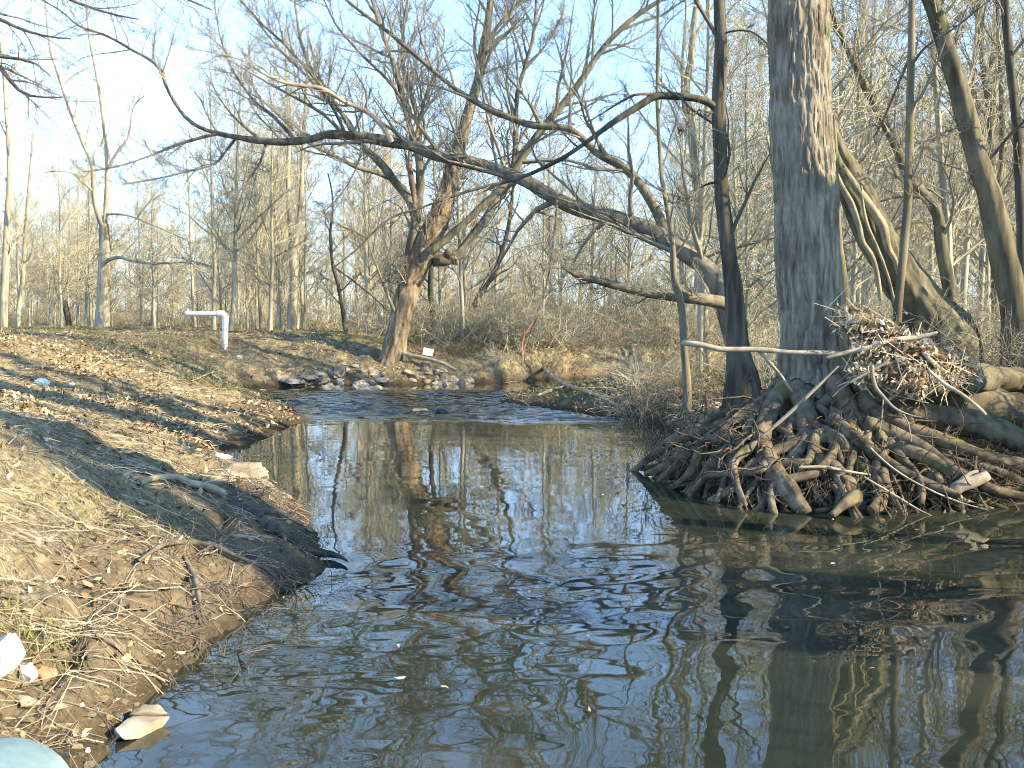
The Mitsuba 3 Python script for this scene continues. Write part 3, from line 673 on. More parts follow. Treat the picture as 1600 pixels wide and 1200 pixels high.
g = np.random.default_rng(21)
for n_ in range(22):
    x, y = (g.uniform(2.9, 9.5), g.uniform(15.5, 27)) if n_ < 13 else (g.uniform(1.0, 9), g.uniform(31.8, 37))
    if RING.distance(shapely.Point(x, y)) < .3:
        continue
    shrub('tangled leafless brush on the low ground beyond the right hand bar' if n_ < 13 else 'tangled leafless brush along the top of the eroded far bank', x, y, 34, g.uniform(1.0, 1.9), 1.0, ('twig_1', 'twig_warm', 'twig_0')[n_ % 3], 300 + n_,
          'brush on the low right ground' if n_ < 13 else 'brush on the eroded far bank')
for n_, (px, py) in enumerate([(250, 530), (300, 535), (215, 540), (345, 545), (285, 560)]):
    p = on(px, py)
    shrub('low brown bramble on the left bank near the white pipe', p[0], p[1], 26, .6, 1.1, 'twig_warm', 340 + n_, 'brambles by the white pipe', arch=.9)
for n_ in range(10):
    x, y = g.uniform(4.2, 9.5), g.uniform(12.3, 16.5)
    shrub('leafless bush with fine stems in the shade right of the vine-clad trunk', x, y, 24, g.uniform(.8, 1.5), .8, ('twig_2', 'twig_0')[n_ % 2], 360 + n_, 'bushes behind the root mass')
for n_, (px, py) in enumerate([(1045, 640), (1075, 620), (1020, 630), (1095, 630)]):
    p = on(px, py)
    shrub('dry twiggy bush hanging over the water left of the slim dark tree', p[0], p[1], 22, .8, .6, 'twig_warm', 380 + n_, 'bushes left of the slim dark tree', arch=.9)

g = np.random.default_rng(23)
for n_ in range(9):
    x, y = g.uniform(6.4, 7.6), .8 + n_ * .95
    shrub('tall dense leafless bush on the right bank beside the viewer', x, y, 60, 2.1 if n_ < 6 else 1.0, 1.1, 'twig_2', 400 + n_, 'tall bushes on the right bank')
for n_ in range(16):
    px = 640 + n_ * 21
    x, y = at(px, 550, np.interp(px, [640, 760, 960], [30.2, 31.2, 33]))[:2] + g.normal(0, .25, 2)
    if RING.distance(shapely.Point(x, y)) > .1:
        shrub('hummock of dry hanging stems along the lip of the eroded far bank', x, y, 60, .62, .7, 'twig_warm', 420 + n_, 'dry hummocks on the far bank lip', arch=1.5)
for n_, (x, y, h) in enumerate([(6.6, 10.6, 1.3), (7.2, 10.2, 1.2)]):
    shrub('low dense leafless bush on the right bank beside the forked tree', x, y, 80, h, .7, 'twig_2', 460 + n_, 'low bushes beside the forked tree')
for n_ in range(8):
    p = on(g.uniform(985, 1060), g.uniform(575, 645))
    shrub('dry twiggy brush crowding the right hand end of the grassy bar', p[0], p[1], 30, g.uniform(.6, 1.3), .8, ('twig_warm', 'twig_1', 'twig_0')[n_ % 3], 480 + n_, 'brush at the end of the bar', arch=.7)
UNDER = []
for sd in range(4):
    gg = np.random.default_rng(700 + sd)
    n, K = 26, 7
    d = unit(np.c_[gg.normal(0, .4, (n, 2)), np.ones(n)])
    P = np.empty((n, K, 3)); P[:, 0] = np.c_[gg.normal(0, .5, (n, 2)), np.full(n, -.1)]
    for k in range(1, K):
        d = unit(d + .13 * gg.normal(size=d.shape) + [0, 0, .05])
        P[:, k] = P[:, k - 1] + d * (2.2 * gg.uniform(.5, 1.2, (n, 1)) / (K - 1))
    A, B = grow(P, np.linspace(.014, .005, K)[None].repeat(n, 0), 8, .1, 1, .4, 1.2, .38, 5, gg, .05, .2, .006, .6, 1.4)
    A2, B2 = grow(A, B, 4, .1, 1, .4, 1.2, .5, 4, gg, .05, .2, .0055, .6, 1.0)
    UNDER.append((mikit.ply(tubes(P, np.linspace(.014, .007, K)[None].repeat(n, 0), 4), 'twig_warm' if sd % 2 else 'twig_1', True), mikit.ply(join([tubes(A, B, 3), tubes(A2, B2, 3)]), 'twig_1' if sd % 2 else 'twig_0', True)))
for n_ in range(220):
    y = 31 + 45 * g.random() ** (1.2 if n_ < 120 else 2.5)
    x = (g.uniform(-.26, .56) if n_ < 120 else g.uniform(-.08, .3)) * y
    if n_ % 4 == 0:
        y = g.uniform(62, 100); x = g.uniform(-.52, -.2) * y
    if RING.distance(shapely.Point(x, y)) < 1.0 or (x / y < -.12 and y < 40):
        continue
    key = thing('undergrowth', 'pale leafless undergrowth between the trunks of the wood', 'undergrowth', 'undergrowth in the wood')
    m = T().translate([x, y, float(ground_z(x, y))]).rotate([0, 0, 1], g.uniform(0, 360)).scale([g.uniform(.8, 1.5), g.uniform(.8, 1.5), g.uniform(.6, 1.2) if n_ < 120 else g.uniform(.35, .7)])
    u = UNDER[int(g.integers(0, 4))]
    scene[key + '__stems'] = {**u[0], 'to_world': m}
    scene[key + '__twigs'] = {**u[1], 'to_world': m}
    labels[key + '__twigs'] = {'label': 'fine pale twigs', 'kind': 'stuff'}

# ------------------------------------------------------------------ roots of the big tree
EX, EYp, ED = [960, 990, 1060, 1150, 1300, 1540, 1600, 1700], [738, 738, 765, 794, 806, 796, 790, 780], [12.4, 12.2, 10.95, 9.9, 9.55, 9.85, 10.0, 10.3]


def root_at(px, py, fwd=0.0):
    d = np.interp(px, EX, ED) + 1.75 * (np.interp(px, EX, EYp) - py) / 200 - fwd
    return at(px, py, d)


RSRC, _rr = [], np.random.default_rng(41)


def root(pts, w, seed, mat='root_wood', fwd=0.0, amp=.008):
    P = np.array([root_at(*p, fwd) for p in pts])
    R = np.interp(np.linspace(0, 1, len(P)), np.linspace(0, 1, len(w)), w) / 2 / FOCAL * 10.5
    n = max(16, 6 * len(P))
    P[1:-1] += _rr.normal(0, .028, (len(P) - 2, 3))
    put(BIG + '__root', bark_tube(P, R, 16, n, amp, 11, 3.0, lump=.3, seed=seed), mat)
    RSRC.append(resample(P, R, 10)[:2])


ROOTS = [([(1345, 625), (1400, 665), (1460, 690), (1530, 705), (1620, 728)], (34, 31, 28, 26, 24), .3), ([(1400, 700), (1450, 720), (1520, 755), (1600, 778)], (22, 20, 18, 14), .35),
         ([(1350, 660), (1420, 690), (1490, 735), (1560, 768)], (27, 24, 20, 12), .42), ([(1300, 655), (1350, 700), (1420, 740), (1500, 774)], (23, 22, 18, 10), .42),
         ([(1180, 640), (1120, 680), (1060, 715), (1010, 740)], (26, 22, 20, 12), .2), ([(1240, 605), (1262, 640), (1285, 665), (1312, 695), (1345, 728), (1362, 745)], (34, 34, 32, 30, 26, 22), .25), ([(1300, 600), (1318, 625), (1326, 650), (1336, 690), (1350, 705)], (38, 36, 34, 26, 18), .3),
         ([(1230, 600), (1200, 640), (1190, 690), (1205, 730), (1235, 775), (1260, 800)], (30, 28, 30, 34, 30, 18), .3), ([(1220, 600), (1175, 640), (1120, 665), (1060, 690), (1010, 718), (988, 738)], (30, 26, 24, 22, 20, 12), .1),
         ([(1215, 615), (1150, 660), (1095, 700), (1050, 735), (1030, 755)], (26, 24, 22, 20, 12), .15), ([(1225, 610), (1165, 680), (1120, 720), (1090, 755), (1075, 775)], (24, 24, 20, 18, 12), .2),
         ([(1340, 600), (1370, 640), (1385, 690), (1382, 735), (1378, 775), (1360, 800)], (30, 26, 24, 24, 22, 14), .35), ([(1385, 690), (1410, 715), (1430, 755), (1440, 790)], (18, 16, 14, 9), .35),
         ([(1350, 610), (1400, 650), (1440, 715), (1470, 755), (1500, 790)], (26, 24, 22, 22, 14), .3), ([(1380, 735), (1395, 765), (1410, 800)], (16, 14, 8), .4),
         ([(1262, 610), (1262, 660), (1272, 700), (1300, 740), (1330, 765), (1345, 800)], (26, 24, 22, 28, 26, 16), .2), ([(1250, 640), (1235, 690), (1245, 735), (1290, 790)], (20, 18, 16, 8), .2),
         ([(1338, 775), (1320, 790), (1300, 806)], (18, 14, 8), .4), ([(1210, 630), (1150, 640), (1110, 655), (1080, 690)], (20, 18, 14, 8), .0), ([(1350, 615), (1420, 640), (1500, 662), (1640, 705)], (46, 44, 42, 44), .3),
         ([(1330, 585), (1420, 607), (1520, 625), (1660, 655)], (64, 66, 62, 60), .15), ([(1400, 640), (1460, 655), (1520, 662), (1548, 678)], (24, 22, 16, 7), .3), ([(1420, 680), (1480, 710), (1540, 735), (1610, 760)], (22, 22, 20, 14), .15),
         ([(1185, 640), (1160, 700), (1135, 745), (1120, 785)], (20, 18, 14, 10), .25), ([(1190, 690), (1150, 740), (1165, 790)], (18, 14, 8), .3)]
for n_, (p, w, f) in enumerate(ROOTS):
    root(p, w, n_ + 1, 'bark_vine' if n_ in (19, 20) else 'root_wood', fwd=f, amp=.022 if n_ in (19, 20) else .008)
g = np.random.default_rng(31)
for n_ in range(84):
    x1 = g.uniform(1005, 1600)
    x0 = np.clip(g.normal(1275 + (x1 - 1275) * .35, 40), 1190, 1480)
    y1 = np.interp(x1, EX, EYp) + 6
    y0 = g.uniform(600, 680)
    m = [(x0 + (x1 - x0) * t + g.normal(0, 16), y0 + (y1 - y0) * t ** g.uniform(.7, 1.6) + g.normal(0, 7)) for t in (0, .2, .4, .6, .8, 1)]
    wd = g.choice([5, 7, 10, 14, 19], p=[.2, .2, .22, .22, .16])
    root(m, (wd, wd * .95, wd * .8, wd * .55), 50 + n_, fwd=g.uniform(-.1, .35), amp=.004)
g = np.random.default_rng(32)
n = 300                                                   # the finest rootlets
x1 = g.uniform(1000, 1600, n)
x0 = x1 + g.normal(0, 45, n)
y1 = np.interp(x1, EX, EYp) + 4 - g.random(n) * 40
y0 = y1 - g.uniform(40, 130, n)
P = np.stack([np.array([root_at(x0[i] + (x1[i] - x0[i]) * t + g.normal(0, 6), y0[i] + (y1[i] - y0[i]) * t + g.normal(0, 4), g.uniform(.1, .35)) for i in range(n)]) for t in np.linspace(0, 1, 6)], 1)
A, B = np.array([w_[0] for w_ in RSRC]), np.array([w_[1] for w_ in RSRC])
A1, B1 = grow(A, B, 4, .1, .95, .4, 1.4, .4, 8, g, -.25, .30, .005, .5, .9)
A2, B2 = grow(A1, B1, 2, .2, .95, .4, 1.4, .5, 6, g, -.2, .30, .003, .6, .5)
for a_ in (A1, A2):
    a_[..., 2] = np.maximum(a_[..., 2], -.05)
put(BIG + '__rootlets', join([tubes(P, np.linspace(1, .4, 6)[None] * g.uniform(.002, .007, n)[:, None], 4), tubes(A1, B1, 6), tubes(A2, B2, 4)]), 'root_wood')
labels[BIG + '__rootlets'] = {'label': 'fine tangled rootlets hanging to the water', 'kind': 'stuff'}


# ------------------------------------------------------------------ sticks, logs
def stick(name, label, pts, w, d0=None, d1=None, mat='drift_wood', forks=(), cat='stick', lift=.03, sides=9, amp=.004, group=None):
    key = thing(name, label, cat, group)
    P = px_line(pts, d0, d1) if d0 else np.array([on(*p, lift=lift) for p in pts])
    dd = P[:, 1]
    R = np.interp(np.linspace(0, 1, len(P)), np.linspace(0, 1, len(w)), w) / 2 / FOCAL * dd
    P[1:-1] += np.random.default_rng(len(labels)).normal(0, 1, (len(P) - 2, 3)) * np.minimum(R[1:-1, None] * .5, .012)
    m = bark_tube(P, R, sides, max(14, 7 * len(P)), amp, 14, lump=.22, seed=len(labels))
    if not forks:
        put(key, m, mat)
        return key
    put(key + '__stem', m, mat)
    for f in forks:
        Q = px_line(f, d0, d1) if d0 else np.array([on(*p, lift=lift) for p in f])
        put(key + '__fork', bark_tube(Q, np.linspace(.6, .3, len(Q)) * R.mean(), 5, 10, 0, seed=3), mat)
    return key


stick('long_pale_stick', 'long pale stick lying level across the foot of the big tree', [(1066, 536), (1090, 539), (1130, 546), (1180, 549), (1240, 551), (1300, 556), (1345, 557), (1385, 566)], (9, 10, 10, 9, 9, 8, 7, 4), 11.0, 10.7)
stick('grey_branch', 'grey bare branch resting on the leaf pile, its tip pointing right', [(1290, 560), (1330, 550), (1365, 543), (1400, 533), (1435, 527), (1465, 519)], (7, 8, 8, 8, 7, 4), 10.6, 10.5)
stick('thin_grey_stick', 'thin grey stick slanting from the big trunk down to the roots at the left', [(1310, 572), (1270, 610), (1235, 645), (1190, 683)], (4, 5, 5, 3), 10.4, 10.3, 'twig_2')
stick('thin_pale_stick', 'thin pale stick leaning below the long pale one', [(1185, 548), (1210, 575), (1238, 612)], (6, 6, 4), 10.9, 10.9)
stick('bowed_grey_stick', 'bowed grey stick crossing above the mossy roots below the leaf pile', [(1388, 566), (1355, 583), (1320, 605), (1300, 620)], (5, 5, 4, 3), 10.2, 10.2, 'twig_2')
stick('straight_pale_stick', 'straight pale stick sloping down to the right over the fallen log', [(1450, 578), (1480, 600), (1510, 622), (1540, 648)], (6, 7, 6, 5), 10.0, 9.9)
stick('short_brown_stick', 'short brown stick at the right foot of the leaf pile', [(1440, 548), (1462, 568), (1484, 586)], (7, 7, 5), 10.5, 10.4)
stick('pale_root_snag', 'pale driftwood piece with a split end at the waterline on the far right', [(1485, 775), (1500, 760), (1520, 752), (1543, 742)], (16, 22, 20, 15), 9.7, 9.7, forks=([(1495, 765), (1512, 742), (1528, 736)], [(1490, 770), (1520, 788), (1552, 795)]))
stick('jutting_dry_stick', 'dry pale stick with wisps jutting left over the dark roots', [(1248, 731), (1280, 732), (1320, 735), (1360, 742)], (5, 6, 5, 3), 9.75, 9.75, forks=([(1330, 735), (1300, 748), (1268, 768)],))
stick('crossed_twig', 'thin twig crossing the roots down to the water', [(1350, 745), (1400, 775), (1440, 800), (1470, 812)], (4, 4, 3, 2), 9.5, 9.3, forks=([(1405, 778), (1412, 790), (1414, 812)], [(1415, 790), (1440, 770), (1445, 760)]))
stick('long_bare_twig', 'long bare twig hanging low over the water right of the root fan', [(1360, 700), (1400, 735), (1440, 760), (1500, 785), (1545, 797)], (4, 4, 4, 3, 2), 9.6, 9.5)
stick('forked_grey_branch', 'forked grey branch draped over the mossy roots', [(1362, 570), (1368, 600), (1380, 622), (1405, 640), (1440, 652)], (7, 7, 6, 5, 3), 10.1, 10.0, 'twig_2', forks=([(1380, 622), (1378, 650), (1374, 675)], [(1405, 640), (1420, 665), (1424, 690)]))
stick('bar_stick', 'long pale stick lying down the grassy bar to the riffle', [(850, 580), (885, 607), (915, 618), (945, 630), (975, 648)], (5, 6, 6, 5, 4), None, None, lift=.08)
stick('bar_branch', 'short bent branch on the crest of the grassy bar', [(840, 622), (862, 612), (885, 607)], (4, 5, 5), None, None, lift=.06)
stick('plank', 'weathered pale plank lying on the rocks right of the leaning tree', [(628, 552), (650, 557), (680, 566), (712, 578)], (6, 7, 6, 4), 29.4, 28.9)
stick('bank_log', 'thick weathered stick lying across the left bank, pale on top', [(225, 765), (245, 758), (270, 757), (300, 765), (330, 773), (352, 780)], (9, 12, 13, 13, 13, 10), lift=.05)
stick('sunken_log', 'dark wet log sliding from the bank into the water at the left', [(360, 790), (395, 808), (430, 835), (470, 858), (510, 873), (543, 884)], (15, 18, 19, 18, 14, 7), lift=.03, mat='bark_wet', sides=18, amp=.012, forks=([(395, 808), (420, 806), (440, 812)], [(430, 835), (445, 850), (440, 866)], [(470, 858), (480, 845), (496, 842)]))
stick('driven_branch', 'grey knobby branch standing against the mud bank near the left water edge', [(288, 885), (298, 912), (306, 940), (312, 962), (320, 990)], (9, 10, 9, 8, 7), lift=.06, mat='bark_limb')
stick('arched_branch', 'arched grey branch on the mud above the left water edge', [(217, 893), (240, 876), (270, 864), (305, 861), (335, 864), (370, 880), (420, 905)], (6, 7, 8, 9, 9, 8, 6), lift=.06, mat='bark_limb')
stick('half_buried_branch', 'grey branch half buried in the lower left bank with a pale broken stub', [(0, 935), (40, 938), (75, 936), (105, 948), (130, 975), (165, 1005), (200, 1030), (235, 1050)], (12, 15, 16, 14, 10, 9, 8, 6), lift=.02, mat='bark_limb')
stick('pale_reed', 'long pale reed lying slantwise across the left bank', [(40, 797), (70, 808), (100, 830), (132, 852)], (4, 4.5, 4, 3), lift=.05, mat='bark_pale')
stick('mud_twig', 'thin dark twig lying on the bare mud of the near left bank', [(130, 905), (160, 918), (180, 938), (200, 946)], (3, 3, 3, 2), lift=.02, mat='twig_dark')
stick('straw_stem', 'single straw coloured stem by the water at the lower left', [(175, 1040), (200, 1050), (235, 1063), (258, 1075)], (3.5, 4, 4, 3), lift=.03, mat='bark_pale')
stick('water_stick', 'pale stick sticking out of the calm pool', [(505, 762), (515, 772), (534, 790)], (5, 5, 3), 11.2, 10.2, 'bark_pale')
stick('slope_stick', 'pale stick standing slantwise on the upper left bank', [(135, 584), (150, 573), (170, 560), (185, 545)], (3, 3.5, 3, 2), lift=.06, mat='bark_pale')
stick('bank_branch', 'thin pale branch lying on the bank below the white pipe', [(300, 600), (320, 591), (345, 583)], (3, 3, 2), lift=.06, mat='bark_pale')

for n_, (px, py, lab) in enumerate([(345, 935, 'dark tangle of bare roots and twigs at the left water edge by the knobby branch'), (430, 890, 'tangle of twigs and roots at the left water edge below the sunken log'), (300, 1020, 'small clump of dark roots at the waterline of the lower left bank'),
                                     (400, 775, 'clump of dry roots and twigs by the pool above the sunken log'), (245, 850, 'dry grass roots hanging over the small earth scarp on the near left bank')]):
    p = on(px, py)
    g = np.random.default_rng(810 + n_)
    key = thing('root_tangle', lab, 'roots')
    n, K = 46, 7
    d = unit(np.c_[g.normal(.45, .5, n), g.normal(-.15, .5, n), g.normal(.1, .3, n)])
    P = np.empty((n, K, 3)); P[:, 0] = p + g.normal(0, 1, (n, 3)) * [.16, .16, .0]
    P[:, 0, 2] = ground_z(P[:, 0, 0], P[:, 0, 1]) + .01
    for k in range(1, K):
        d = unit(d + .3 * g.normal(size=d.shape) - [0, 0, .12])
        P[:, k] = P[:, k - 1] + d * (g.uniform(.12, .42, (n, 1)) / (K - 1))
        P[:, k, 2] = np.maximum(P[:, k, 2], np.maximum(ground_z(P[:, k, 0], P[:, k, 1]), -.02) + .008)
    R = np.linspace(1, .4, K)[None] * g.uniform(.0015, .006, n)[:, None]
    A, B = grow(P, R, 4, .2, 1, .4, 1.3, .5, 5, g, -.1, .3, .0012, .6, .3)
    put(key + '__strands', join([tubes(P, R, 5), tubes(A, B, 3)]), 'twig_dark')
    labels[key + '__strands'] = {'label': 'interlaced root strands', 'kind': 'stuff'}

# hollow log
key = thing('hollow_log', 'hollow log with an open end lying on the right bank', 'log')
P0, P1 = at(1500, 592, 10.9), at(1690, 596, 12.2)
outer = bark_tube(np.linspace(P0, P1, 5), (.16, .14, .15, .14, .14), 22, 40, .022, 9, cap=False, seed=4, lump=.22)
inner = bark_tube(np.linspace(P0, P1, 5), (.115, .11, .11, .11, .11), 22, 40, .01, 12, cap=False, seed=9, lump=.2)
jag = np.cumsum(np.random.default_rng(8).normal(0, .03, 22)); jag = (jag - np.linspace(jag[0], jag[-1], 22))[:, None] * unit(P1 - P0)
outer[0][:22] += jag; inner[0][:22] += jag
put(key + '__shell', outer, 'bark_vine')
ring = np.vstack([outer[0][:22], inner[0][:22]])
i = np.arange(22)
put(key + '__bore', join([(inner[0], inner[1][:, ::-1]), (ring, np.vstack([np.stack([i, (i + 1) % 22, 22 + (i + 1) % 22], 1), np.stack([i, 22 + (i + 1) % 22, 22 + i], 1)]))]), 'bark_limb')


# ------------------------------------------------------------------ stones
def rock_mesh(g, size, flat=.6, n=16):
    p = unit(g.normal(size=(n, 3))) * g.uniform(.75, 1.1, (n, 1)) * np.array([1, g.uniform(.6, 1), flat])
    m = trimesh.convex.convex_hull(p).subdivide().subdivide()
    v = m.vertices
    v = v * (1 + .3 * (meshkit.fbm(v * 2.2 + g.random() * 50, 4)[:, None] - .5))
    a = g.uniform(0, 6.28)
    v = v @ np.array([[math.cos(a), -math.sin(a), 0], [math.sin(a), math.cos(a), 0], [0, 0, 1]])
    return v * size, m.faces


def rock(label, px, py, size, mat='rock_tan', flat=.6, seed=0, group=None, lift=0.0, d=None, name='rock'):
    key = thing(name, label, 'rock', group)
    p = at(px, py, d) if d else on(px, py)
    v, f = rock_mesh(np.random.default_rng(seed), size, flat)
    put(key, (v + p + [0, 0, lift], f), mat, smooth=35)


g = np.random.default_rng(51)
for n_ in range(90):
    px, py = g.uniform(436, 600), 0
    py = np.interp(px, [430, 480, 560, 600], [600, 606, 609, 608]) - g.random() ** 1.6 * 38
    rock('tan broken stone in the rubble along the far bank left of the leaning tree', px, py, .06 + .24 * g.random() ** 2.5, ('rock_tan', 'rock_pale', 'rock_tan', 'rock_grey')[n_ % 4], g.uniform(.35, .7), 500 + n_, 'rubble left of the leaning tree')
for n_ in range(54):
    px = g.uniform(632, 735)
    py = np.interp(px, [630, 735], [604, 602]) - g.random() * np.interp(px, [630, 735], [46, 8])
    rock('grey brown stone heaped on the far bank right of the leaning tree', px, py, g.uniform(.1, .28), ('rock_tan', 'rock_brown')[n_ % 2], g.uniform(.45, .8), 560 + n_, 'stone heap right of the leaning tree')
rock('flat grey slab jutting over the water at the inlet below the white pipe', 455, 600, .36, 'rock_grey', .25, 601, lift=.06)
rock('second flat slab propped on the rubble beside the inlet', 484, 594, .3, 'rock_tan', .25, 602, lift=.06)
rock('upright pale slab in the far rubble', 532, 588, .2, 'rock_tan', 1.2, 603, lift=.1)
rock('dark block of stone standing left of the inlet', 404, 594, .3, 'rock_brown', .9, 604)
rock('large tan block above the inlet', 428, 588, .28, 'rock_tan', .8, 605)
rock('brown boulder on the shore of the left bank by the pool', 395, 745, .2, 'rock_tan', .55, 606)
rock('flat brown boulder beside the pool, the larger of the two', 372, 738, .28, 'rock_tan', .4, 607)
for n_, (px, py, s) in enumerate([(498, 636, .14), (567, 641, .17), (617, 645, .12), (690, 645, .22), (680, 643, .14), (480, 627, .07), (760, 634, .08), (745, 637, .06)]):
    rock('dark wet stone breaking the riffle', px, py, s, 'rock_wet', .5, 620 + n_, 'wet stones in the riffle', d=1.7 * FOCAL / (py - 500))
rock('pale stone in the middle of the riffle, lighter than the wet ones', 655, 643, .2, 'rock_tan', .35, 640, d=20.2)
for n_, (px, py, s) in enumerate([(374, 560, .12), (430, 562, .1), (437, 582, .09), (598, 588, .1), (412, 610, .12), (435, 628, .09)]):
    rock('small bright white stone on the bank around the inlet', px, py, s, 'rock_white', .7, 650 + n_, 'white stones around the inlet')
rock('big sunlit white stone at the lower left edge', 8, 1052, .15, 'rock_white', .75, 661, lift=.05, name='white_boulder')
rock('smaller cream stone wedged right of the big white one', 45, 1060, .055, 'rock_white', .9, 662, lift=.02, name='cream_stone')
rock('broken red brick piece beside the white stone', 70, 1062, .05, 'brick_red', .9, 663, lift=.02, name='brick_piece')
rock('cream flat stone sloping into the water at the lower left', 222, 1146, .13, 'rock_pale', .32, 664, lift=.03, name='flat_shore_stone')
rock('brown wedge of stone just above the cream one at the water', 235, 1132, .1, 'rock_tan', .4, 665, lift=.05, name='wedge_stone')
rock('tan stone between the red brick and the corner', 45, 1100, .07, 'rock_tan', .5, 666, lift=.02, name='tan_stone')
for n_, (px, py) in enumerate([(153, 1112), (190, 1126), (128, 1105), (138, 1176), (200, 1052)]):
    rock('tiny white pebble on the mud at the lower left', px, py, .016, 'rock_white', .7, 670 + n_, 'white pebbles at the lower left', lift=.01, name='pebble')
key = thing('pale_corner_object', 'smooth pale rounded object cut by the bottom left corner, shade blue in its colour', 'object')  # pale rounded object, its bluish shade painted in as colour
m = trimesh.creation.capsule(height=.5, radius=.22, count=[32, 32])
m.apply_transform(trimesh.transformations.rotation_matrix(1.45, [0, 1, 0]))
put(key, (np.array(m.vertices) + at(-135, 1292, 3.05), np.array(m.faces)), 'shade_blue')

# ------------------------------------------------------------------ made things
key = thing('bent_white_pipe', 'white plastic pipe standing in the left bank with an elbow and a level arm', 'pipe')
d = float(on(351, 547)[1])
b0, b1, b2 = at(351, 547, d), at(352, 491, d), at(291, 490, d)
r = .0028 * d
top = at(352, 490, d)


def ring_tube(P, rr, sides=20):
    return tubes(np.array(P)[None], np.array(rr)[None], sides)


arc = [top + np.array([-.13, 0, -.0]) + .13 * np.array([math.cos(a), 0, math.sin(a) - 1]) for a in np.linspace(0, math.pi / 2, 9)]
put(key + '__upright', ring_tube([b0 - [0, 0, .3], b0, b0 * .4 + arc[0] * .6, arc[0] - [0, 0, .01]], [r] * 4), 'pvc')
put(key + '__elbow', ring_tube([arc[0] - [0, 0, .09]] + arc + [arc[-1] - [.07, 0, 0]], [r + .009] * 11), 'pvc')
e = at(291, 489.5, d)
e[2] = arc[-1][2]
o1, o2 = ring_tube([arc[-1] - [.02, 0, 0], arc[-1] * .5 + e * .5, e], [r * .85] * 3), ring_tube([e, arc[-1] * .5 + e * .5, arc[-1] - [.02, 0, 0]], [r * .7] * 3)
put(key + '__arm', join([o1, o2]), 'pvc')

key = thing('orange_ribbon', 'torn orange ribbon hanging from a drooping twig over the riffle', 'ribbon')
pts = px_line([(843, 486), (836, 498), (830, 508), (822, 518), (818, 530), (816, 545), (818, 556), (814, 570)], 17.6, 17.4)
g = np.random.default_rng(3)
side = np.array([.012, .0, .005])
L_, R_ = pts - side * g.uniform(.6, 1.3, (8, 1)), pts + side * g.uniform(.6, 1.3, (8, 1)) + np.c_[np.zeros(8), g.normal(0, .02, 8), np.zeros(8)]
i = np.arange(7)
f = np.vstack([np.stack([i, i + 1, i + 9], 1), np.stack([i, i + 9, i + 8], 1)])
fr = np.vstack([L_, R_])
put(key, (np.vstack([fr, fr + [0, .004, 0]]), np.vstack([f, f[:, ::-1] + 16])), 'tape', smooth=False)


def crumple(name, label, px, py, size, seed, flat=.5, mat='white_plastic', d=None, cat='litter'):
    g = np.random.default_rng(seed)
    m = trimesh.creation.icosphere(3)
    v = np.array(m.vertices)
    v = v * (1 + .8 * (meshkit.fbm(v * 2.3 + seed, 3)[:, None] - .5)) * [1, .7, flat]
    key = thing(name, label, cat)
    p = at(px, py, d) if d else on(px, py)
    put(key, (v * size + p + [0, 0, size * flat * .5], np.array(m.faces)), mat, smooth=False)


crumple('plastic_bag', 'crumpled white plastic bag on the shaded left bank', 66, 601, .11, 5, .6)
crumple('white_wrapper', 'small white wrapper right of the crumpled bag', 112, 602, .05, 6)
crumple('paper_scrap', 'white scrap at the waterline of the left bank', 347, 716, .1, 7, .3)
key = thing('white_sheet', 'pale blue white board propped on the rock heap right of the leaning tree', 'board')
m = trimesh.creation.box([.28, .03, .2])
m.apply_transform(trimesh.transformations.rotation_matrix(.2, [0, 1, .3]))
put(key, (np.array(m.vertices) + at(669, 550, 29.7), np.array(m.faces)), 'white_plastic', smooth=False)

# ------------------------------------------------------------------ far left: a low white wall, a pale building
key = thing('low_white_wall', 'long low white wall far off behind the trees at the left', 'wall')
y0 = 88.0
xs = [at(px, 495, y0)[0] for px in (-120, -60, -10, 35, 60, 88, 103, 128, 152)]
for a, b in zip(xs[:-1], xs[1:]):
    m = trimesh.creation.box([b - a - .06, .3, .85])
    put(key + '__panel', (np.array(m.vertices) + [(a + b) / 2, y0, 1.72], np.array(m.faces)), 'white_plastic', smooth=False)
    m = trimesh.creation.box([.16, .34, .9])
    put(key + '__post', (np.array(m.vertices) + [b, y0, 1.72], np.array(m.faces)), 'bark_limb', smooth=False)
for n_, (px, w, h) in enumerate([(206, 3.0, .85), (183, 1.3, .8)]):
    key = thing('white_shed', ('wide', 'narrow')[n_] + ' low white shed showing between trunks right of the twin-leader tree', 'shed')
    c = at(px, 489, 90 + 2 * n_)
    m = trimesh.creation.box([w, 2.5, h])
    put(key + '__wall', (np.array(m.vertices) + [c[0], c[1], 1.5 + h / 2], np.array(m.faces)), 'white_plastic', smooth=False)
    rv = np.array([(-w / 2 - .1, -1.4, 0), (w / 2 + .1, -1.4, 0), (w / 2 + .1, 1.4, 0), (-w / 2 - .1, 1.4, 0), (-w / 2 - .1, 0, .28), (w / 2 + .1, 0, .28)]) + [c[0], c[1], 1.51 + h]
    put(key + '__roof', (rv, np.array([(0, 1, 5), (0, 5, 4), (2, 3, 4), (2, 4, 5), (0, 4, 3), (1, 2, 5), (0, 3, 2), (0, 2, 1)])), 'bark_far', smooth=False)
    m = trimesh.creation.box([w * .3, .06, h * .7])
    put(key + '__door', (np.array(m.vertices) + [c[0], c[1] - 1.27, 1.5 + h * .36], np.array(m.faces)), 'bark_limb', smooth=False)


